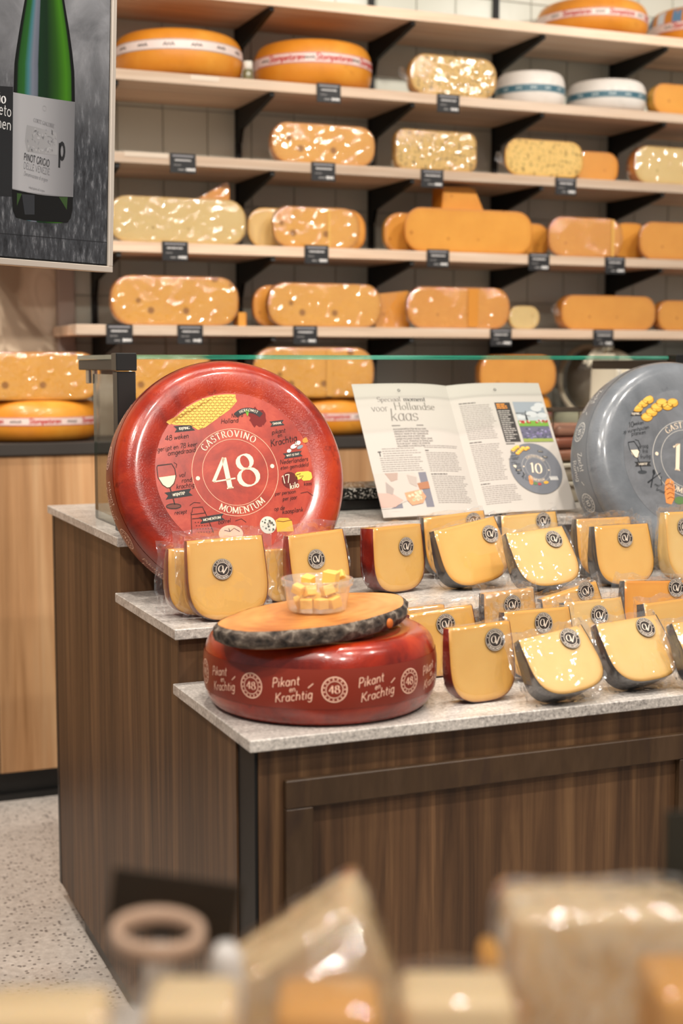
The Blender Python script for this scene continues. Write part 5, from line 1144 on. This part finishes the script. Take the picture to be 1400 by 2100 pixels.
def m_bottle():
    n = N('printed_green_bottle'); a = n.n('Attribute', attribute_name='edge').outputs['Fac']
    n.set(Base_Color=n.ramp(a, [(.0, '050605'), (.05, '0a120a'), (.08, '1c4a18'), (.17, '235722'), (.24, '3d6f78'), (.31, '6a6f7c'), (.385, '5a606c'), (.41, '0c2a14'), (.55, '0b2410'), (.72, '21480c'), (.86, '386f0d'), (.93, '2c5c0c'), (.955, '060806'), (1., '050505')]), Roughness=.5, Specular_IOR_Level=.3); return n.m
bm_.build('bottle_print', m_bottle(), pic, False)
def stripe(pts, c, l=1): p.poly([pp(*q) for q in pts], c, l)
stripe([(26, 386), (60, 394), (110, 400), (151, 402), (150, 430), (146, 448), (138, 457), (52, 451), (34, 445), (27.5, 430)], '0a0a0a', 1)
stripe([(36, 396), (46, 397), (36, 422)], '2d4420', 2); stripe([(46, 398), (72, 400), (72, 440), (52, 440)], '2b2d31', 2); stripe([(122, 404), (140, 404), (138, 430)], '2d4420', 2)
lb_ = MB(); V = []; A_ = []
for i in range(9):
    for j in range(13):
        g = j/12; f = i/8; bow = 4*sin(pi*g)
        x = (28-2*f)*(1-g)+(155-4*f)*g; y = (189+199*f)*(1-g)+(209+195*f)*g+bow*(.2+.8*f); u, v = pp(x, y); V.append((u, v, -.0012)); A_.append(g)
lb_.add(V, [(i*13+j, (i+1)*13+j, (i+1)*13+j+1, i*13+j+1) for i in range(8) for j in range(12)]); lb_.attr = A_
def m_blabel():
    n = N('printed_bottle_label'); a = n.n('Attribute', attribute_name='edge').outputs['Fac']
    n.set(Base_Color=n.ramp(a, [(0., '8f8f92'), (.12, '9d9da0'), (.45, '97979a'), (.75, '7d7d80'), (1., '67676a')]), Roughness=.5, Specular_IOR_Level=.3); return n.m
lb_.build('bottle_label', m_blabel(), pic, False)
stripe([(26, 386), (60, 394), (110, 400), (151, 402), (151, 403.5), (110, 401.5), (60, 395.5), (26, 388)], '77777a', 6)
rg = random.Random(4)
stripe([(56, 256), (80, 262), (100, 268), (116, 272), (119, 300), (118, 318), (90, 316), (56, 310), (52, 290), (54, 268)], '8b8b8d', 5)
for i in range(60):
    x, y = rg.uniform(56, 115), rg.uniform(264, 313); u, v = pp(x, y); p.disc(u, v, rg.uniform(.001, .004), rg.choice(('9a9a9c', '77777a', '808083')), 6, rg.uniform(.0006, .002), rg.uniform(0, 180), 8)
K = 2.45/FPX
def pt(t, x, y, size, c, st='sans', w=.12, rot=-5, sx=1., al='c', l=7):
    u, v = pp(x, y); p.text(t, u, v, size*K, c, l, st, w, rot, al, .06, sx)
pt('CORTE GIACOBBE', 91, 256, 7, '6f6f72', 'serif', .16, -5, .78); pt('PINOT GRIGIO', 76, 335, 13, '3d3d40', 'sans', .16, -5, .64); pt('DELLE VENEZIE', 76, 352, 12, '626266', 'sans', .08, -5, .66); pt('Denominazione di origine', 74, 366, 8, '77777a', 'hand', .1, -6, .6); pt('imbottigliato all origine', 76, 390, 5, '77777a', 'sans', .1, -5, .7)
pt('p', 128, 326, 52, '232325', 'sans', .16, -1, .62); p.ring(*pp(92, 222), .004, .0008, '8b8b8d', 6); 
stripe([(-160, 165), (28, 178), (26, 403), (-160, 395)], '1f2022', 0)
pt('Pinot Grigio', 14, 213, 22, 'dcdcdc', 'serif', .17, -3, .95, 'r', 3); pt('Veneto', 25, 240, 22, 'c9c9c9', 'sans', .09, -3, .9, 'r', 3); pt('bloemen', 25, 268, 22, 'c9c9c9', 'sans', .09, -3, .9, 'r', 3)
p.line([pp(-160, 468), pp(0, 478), pp(220, 497)], .001, '232427', 1)
p.build('picture_print', lambda u, v, l: (u, v, -.0016+l*.0001), pic)
for x in (-PWI*.2, -PWI*.8): MB().tube([(x, PHE-.002, -.014), (x, 2.75-PB.z, -.014)], .0025, 8).build('hanging_rod', M_DKMETAL, pic)

# ------------------------------------------------------------------ meat slicer on the back worktop
sc = at(1222, 880, y=YC+.13); sl = empty('meat_slicer', (sc.x, YC+.13, ZC+.0005), (0, 0, radians(24)), label='cream enamel slicing machine with steel blade on the back worktop', cat='slicer')
M_CR = plain('e3d8c0', .3, .5); M_CR2 = plain('cdc0a8', .35, .5)
MB().box(-.08, -.12, 0, .19, .12, .055, .02, seg=4).build('base', M_CR2, sl)
MB().lathe([(.0005, -.035), (.085, -.035), (.096, -.025), (.1, 0), (.096, .02), (.085, .032), (.0005, .032)], 40, M=Matrix.Translation((.06, -.01, .155)) @ Matrix.Rotation(radians(90), 4, 'Y') @ Matrix.Rotation(0, 4, 'X')).build('motor_housing', M_CR, sl)
MB().lathe([(.0005, .0), (.098, .0), (.104, .003), (.106, .006), (.0005, .009)], 48, M=Matrix.Translation((.018, .02, .155)) @ Matrix.Rotation(radians(-90), 4, 'Y')).build('blade', plain('cfc8ba', .3, .5, .25), sl)
MB().lathe([(.100, .0), (.112, .0), (.114, .004), (.112, .012), (.100, .012)], 48, M=Matrix.Translation((-.018, .02, .155)) @ Matrix.Rotation(radians(-90), 4, 'Y')).build('blade_guard', M_CR, sl)
cv = [(-.10+.02*sin(pi*i/10), -.10, .04+.022*i) for i in range(10)]
MB().add([(x, y, z) for x, y, z in cv]+[(x-.012-.01*sin(pi*i/9), -.045, z) for i, (x, y, z) in enumerate(cv)]+[(x+.03, -.104, z) for x, y, z in cv], [(i, i+1, 11+i, 10+i) for i in range(9)]+[(i, i+1, 21+i, 20+i) for i in range(9)], 0, True).build('carriage_plate', M_CR2, sl)
MB().tube([(-.13, -.04, .2), (-.085, -.045, .235), (-.045, -.05, .262)], [.012, .014, .013], 14).tube([(-.05, -.05, .26), (-.01, -.05, .262)], [.019, .016], 14).build('handle', M_CR, sl)
MB().prism([(-.155, .19), (-.125, .218), (-.10, .215), (-.105, .19)], -.05, -.03).build('thumb_lever', plain('5c5650', .3, .5, .5), sl)
MB().box(.0, -.06, .19, .10, -.055, .225).build('gauge_plate', plain('4a4038', .3, .5), sl)

# ------------------------------------------------------------------ things inside the glass case
def m_speck():
    n = N('black_speckled_melamine'); k = n.co(); v = n.noise(k, 210, 2, .6); n.set(Base_Color=n.ramp(v, [(.5, '141413'), (.56, '2a2a29'), (.6, 'b9b4ac')]), Roughness=.25, Specular_IOR_Level=.5); return n.m
c = at(742, 1046, z=ZT); tr = empty('serving_tray', (c.x, c.y+.075, ZT+.0005), label='black tray with white speckles inside the case behind the magazine', cat='tray')
MB().box(-.11, -.075, .0, .11, .075, .022, .004, seg=2).build('foot', M_BLACKP, tr); MB().box(-.115, -.08, .022, .115, .08, .046, .006, seg=2).build('slab', m_speck(), tr)
c = at(1168, 1010, y=2.735); ty = 2.735
tubs = [(.045, 'b3a694', 'pale plastic tub at the bottom of the stack inside the case'), (.04, 'a89a88', 'pale plastic tub in the middle of the stack inside the case')]
zz = ZT+.0005
for h, colr, lab in tubs:
    e = empty('plastic_tub', (c.x, ty, zz), label=lab, cat='plastic tub', group='tubs stacked in the case')
    MB().box(-.062, -.062, 0, .062, .062, h-.010, .006, seg=2).build('body', plain(colr, .25, .5), e); MB().box(-.066, -.066, h-.010, .066, .066, h, .003, seg=2).build('lid', plain('cfc4b2', .35, .4), e); zz += h+.0005
e = empty('acrylic_bin', (c.x-.012, ty, zz), label='clear acrylic bin of pink cold cuts on the stacked tubs', cat='bin')
pane(pane(pane(pane(MB(), -.07, -.06, .002, .07, -.057, .115, 'y'), -.07, .057, .002, .07, .06, .115, 'y'), -.07, -.057, .002, -.067, .057, .115, 'x'), .067, -.057, .002, .07, .057, .115, 'x').box(-.07, -.06, 0, .07, .06, .002).build('bin_wall', [M_GLASS, plain('5a4a42', .3, .5)], e)
MB().box(-.072, -.062, .112, .072, -.056, .118).box(-.072, .056, .112, .072, .062, .118).box(-.072, -.056, .112, -.066, .056, .118).box(.066, -.056, .112, .072, .056, .118).build('rim', plain('4a4038', .4, .4), e)
for i in range(3): o = MB().box(-.055, -.045, 0, .055, .045, .026, .010, seg=3).build('cold_cuts', plain(('b5735f', 'a8604f', 'bd8270')[i], .35, .5)); o.location = (c.x-.012, ty, zz+.003+i*.0275); o.rotation_euler = (0, 0, radians(4*i-4)); tag(o, ('lowest', 'middle', 'topmost')[i]+' pink block of cold cuts in the acrylic bin', 'cold cuts', 'cold cuts in the bin')

# ------------------------------------------------------------------ out-of-focus table of wrapped cheese right in front of the camera
ZTB = .735
tb_ = empty('front_table', (.53*sin(YAW), .53*cos(YAW), 0), (0, 0, -YAW), label='low table in the foreground carrying wrapped cheeses', cat='table')
MB().box(-.6, -.42, ZTB-.03, .7, .40, ZTB, .003).build('table_top', M_STONE, tb_)
for x, y in ((-.55, -.37), (.65, -.37), (-.55, .34), (.65, .34)): MB().box(x-.025, y-.025, 0, x+.025, y+.025, ZTB-.03).build('leg', M_BLACK, tb_)
def fg(px, py, t): return at(px, py, t=t)
def block(name, px0, px1, ytop, t, d, paste, label, film=M_FILMB, rollr=0, yawd=0, prof=None):
    a, b = fg(px0, ytop, t), fg(px1, ytop, t); w = (b-a).length; h = max(.02, (a.z+b.z)/2-ZTB)
    e = empty(name, ((a.x+b.x)/2, (a.y+b.y)/2, ZTB+.0005), (0, 0, -YAW+radians(yawd)), label, 'cheese')
    if prof: mb = MB().prism([(x*w, z*h) for x, z in prof], 0, d)
    else: mb = MB().box(-w/2, 0, 0, w/2, d, h, min(.007, h*.3), seg=3)
    mb.attr = [.2]*len(mb.v); mb.build('paste', paste, e)
    if film:
        fm = MB()
        if prof: fm.prism([(x*w*1.04, z*h*1.02+.001*(z > 0)) for x, z in prof], -.004, d+.004)
        else: fm.box(-w/2-.006, -.006, 0, w/2+.006, d+.006, h+.005, min(.010, h*.3), seg=3)
        me = fm.mesh('film_wrap', film); bm = bmesh.new(); bm.from_mesh(me); bmesh.ops.recalc_face_normals(bm, faces=bm.faces)
        bmesh.ops.subdivide_edges(bm, edges=[q for q in bm.edges if q.calc_length() > .02], cuts=4, use_grid_fill=True)
        for v in bm.verts:
            q = noise.noise_vector(v.co*45+Vector((px0, 0, 0)))*.003; v.co += Vector((q.x, q.y, q.z if v.co.z > .004 else 0))
        for f in bm.faces: f.smooth = True
        bm.to_mesh(me); bm.free(); link('film_wrap', me, e)
    return e
P_FGP = m_paste('foreground_pale_paste', 'e6cba0', 'd9a85e'); P_FGO = m_paste('foreground_orange_paste', 'dba055', 'c9802f')
block('wrapped_cheese', 446, 815, 1885, .80, .07, P_FGP, 'pointed pale cheese wedge in glossy film on the foreground table', M_FILMS, prof=[(-.5, 0), (.5, 0), (.5, .56), (.34, .92), (.27, 1.), (.19, .99), (-.5, .60)])
block('wrapped_cheese', 1050, 1460, 1880, .83, .055, P_FGP, 'big square cheese pack in silvery film on the foreground table', M_FILMB, yawd=3)
block('wrapped_cheese', 822, 1060, 2060, .73, .045, P_FGP, 'low pale cheese pack in front of the big silvery pack', M_FILM)
block('wrapped_cheese', -60, 205, 2092, .67, .04, P_FGP, 'flat cream cheese pack at the corner of the foreground table', M_FILM)
block('wrapped_cheese', 290, 480, 2075, .705, .045, P_FGP, 'flat pale cheese pack beside the card holder on the foreground table', M_FILM)
block('wrapped_cheese', 560, 780, 2080, .69, .045, P_FGO, 'low orange cheese piece below the pointed wedge', M_FILM)
block('wrapped_cheese', 1350, 1500, 2050, .72, .06, P_FGO, 'orange cheese piece with dark edge below the big silvery pack', M_FILM)
block('cheese_piece', 988, 1030, 1955, .80, .03, P_FGO, 'small orange cheese piece beside the big silvery pack', None)
# price card in its holder
hc_ = fg(325, 1990, .80); h0 = empty('card_holder', (hc_.x, hc_.y, ZTB+.0005), (0, 0, -YAW), label='white-stemmed holder with beige ring clip carrying a dark card', cat='card holder')
zr = fg(325, 1935, .80).z-ZTB
MB().lathe([(.0003, 0), (.02, 0), (.02, .004), (.0085, .007), (.0078, zr-.008), (.0085, zr-.002), (.0003, zr)], 24).build('stem', plain('dcd6cf', .4), h0)
rgm = MB().lathe([(.0215, -.0045), (.026, -.0045), (.0265, 0), (.026, .0045), (.0215, .0045), (.021, 0), (.0215, -.0045)], 40, M=Matrix.Translation((0, .0, zr+.006)) @ Matrix.Rotation(radians(3), 4, 'X') @ Matrix.Rotation(radians(4), 4, 'Y')); rgm.build('ring_clip', plain('c2a28a', .5), h0)
cc = fg(348, 1852, .83); dz = cc.z-ZTB
cd = MB().box(-.0375, .026, dz-.0185, .0375, .0275, dz+.0185, .0005, M=Matrix.Translation((.006, 0, dz)) @ Matrix.Rotation(radians(8), 4, 'Y') @ Matrix.Translation((0, 0, -dz))); cd.build('dark_card', plain('2a2015', .6), h0)
MB().box(-.006, .018, zr-.003, .006, .0275, dz-.012).build('card_clamp', M_BLACKP, h0)
k0 = fg(463, 1975, .80); kb = empty('film_lump', (k0.x, k0.y, ZTB+.0005), label='rounded white lump of crumpled film beside the card holder', cat='clip'); zk = fg(463, 1935, .80).z-ZTB  # solid white knob stands in for a bright lump of crumpled film
MB().lathe([(.0003, 0), (.009, 0), (.0085, zk*.4), (.0105, zk*.7), (.0095, zk*.93), (.005, zk), (.0003, zk)], 20).build('knob', plain('d8d2cc', .35), kb)
k1 = fg(1395, 1740, .912); k2 = empty('price_sign', (k1.x, k1.y, ZTB+.0005), (0, 0, -YAW), label='dark price sign on a thin post beside the big silvery pack', cat='sign'); d1 = k1.z-ZTB
MB().box(-.010, 0, d1-.024, .07, .002, d1+.024, .0005).build('panel', plain('2e2a20', .6), k2); MB().tube([(.02, .004, 0), (.02, .004, d1)], .002, 8).tube([(.02, .004, 0), (.02, .004, .003)], .016, 16).build('post', M_BLACKP, k2)
if hasattr(scn, 'cycles'):
    scn.cycles.transparent_max_bounces = 32
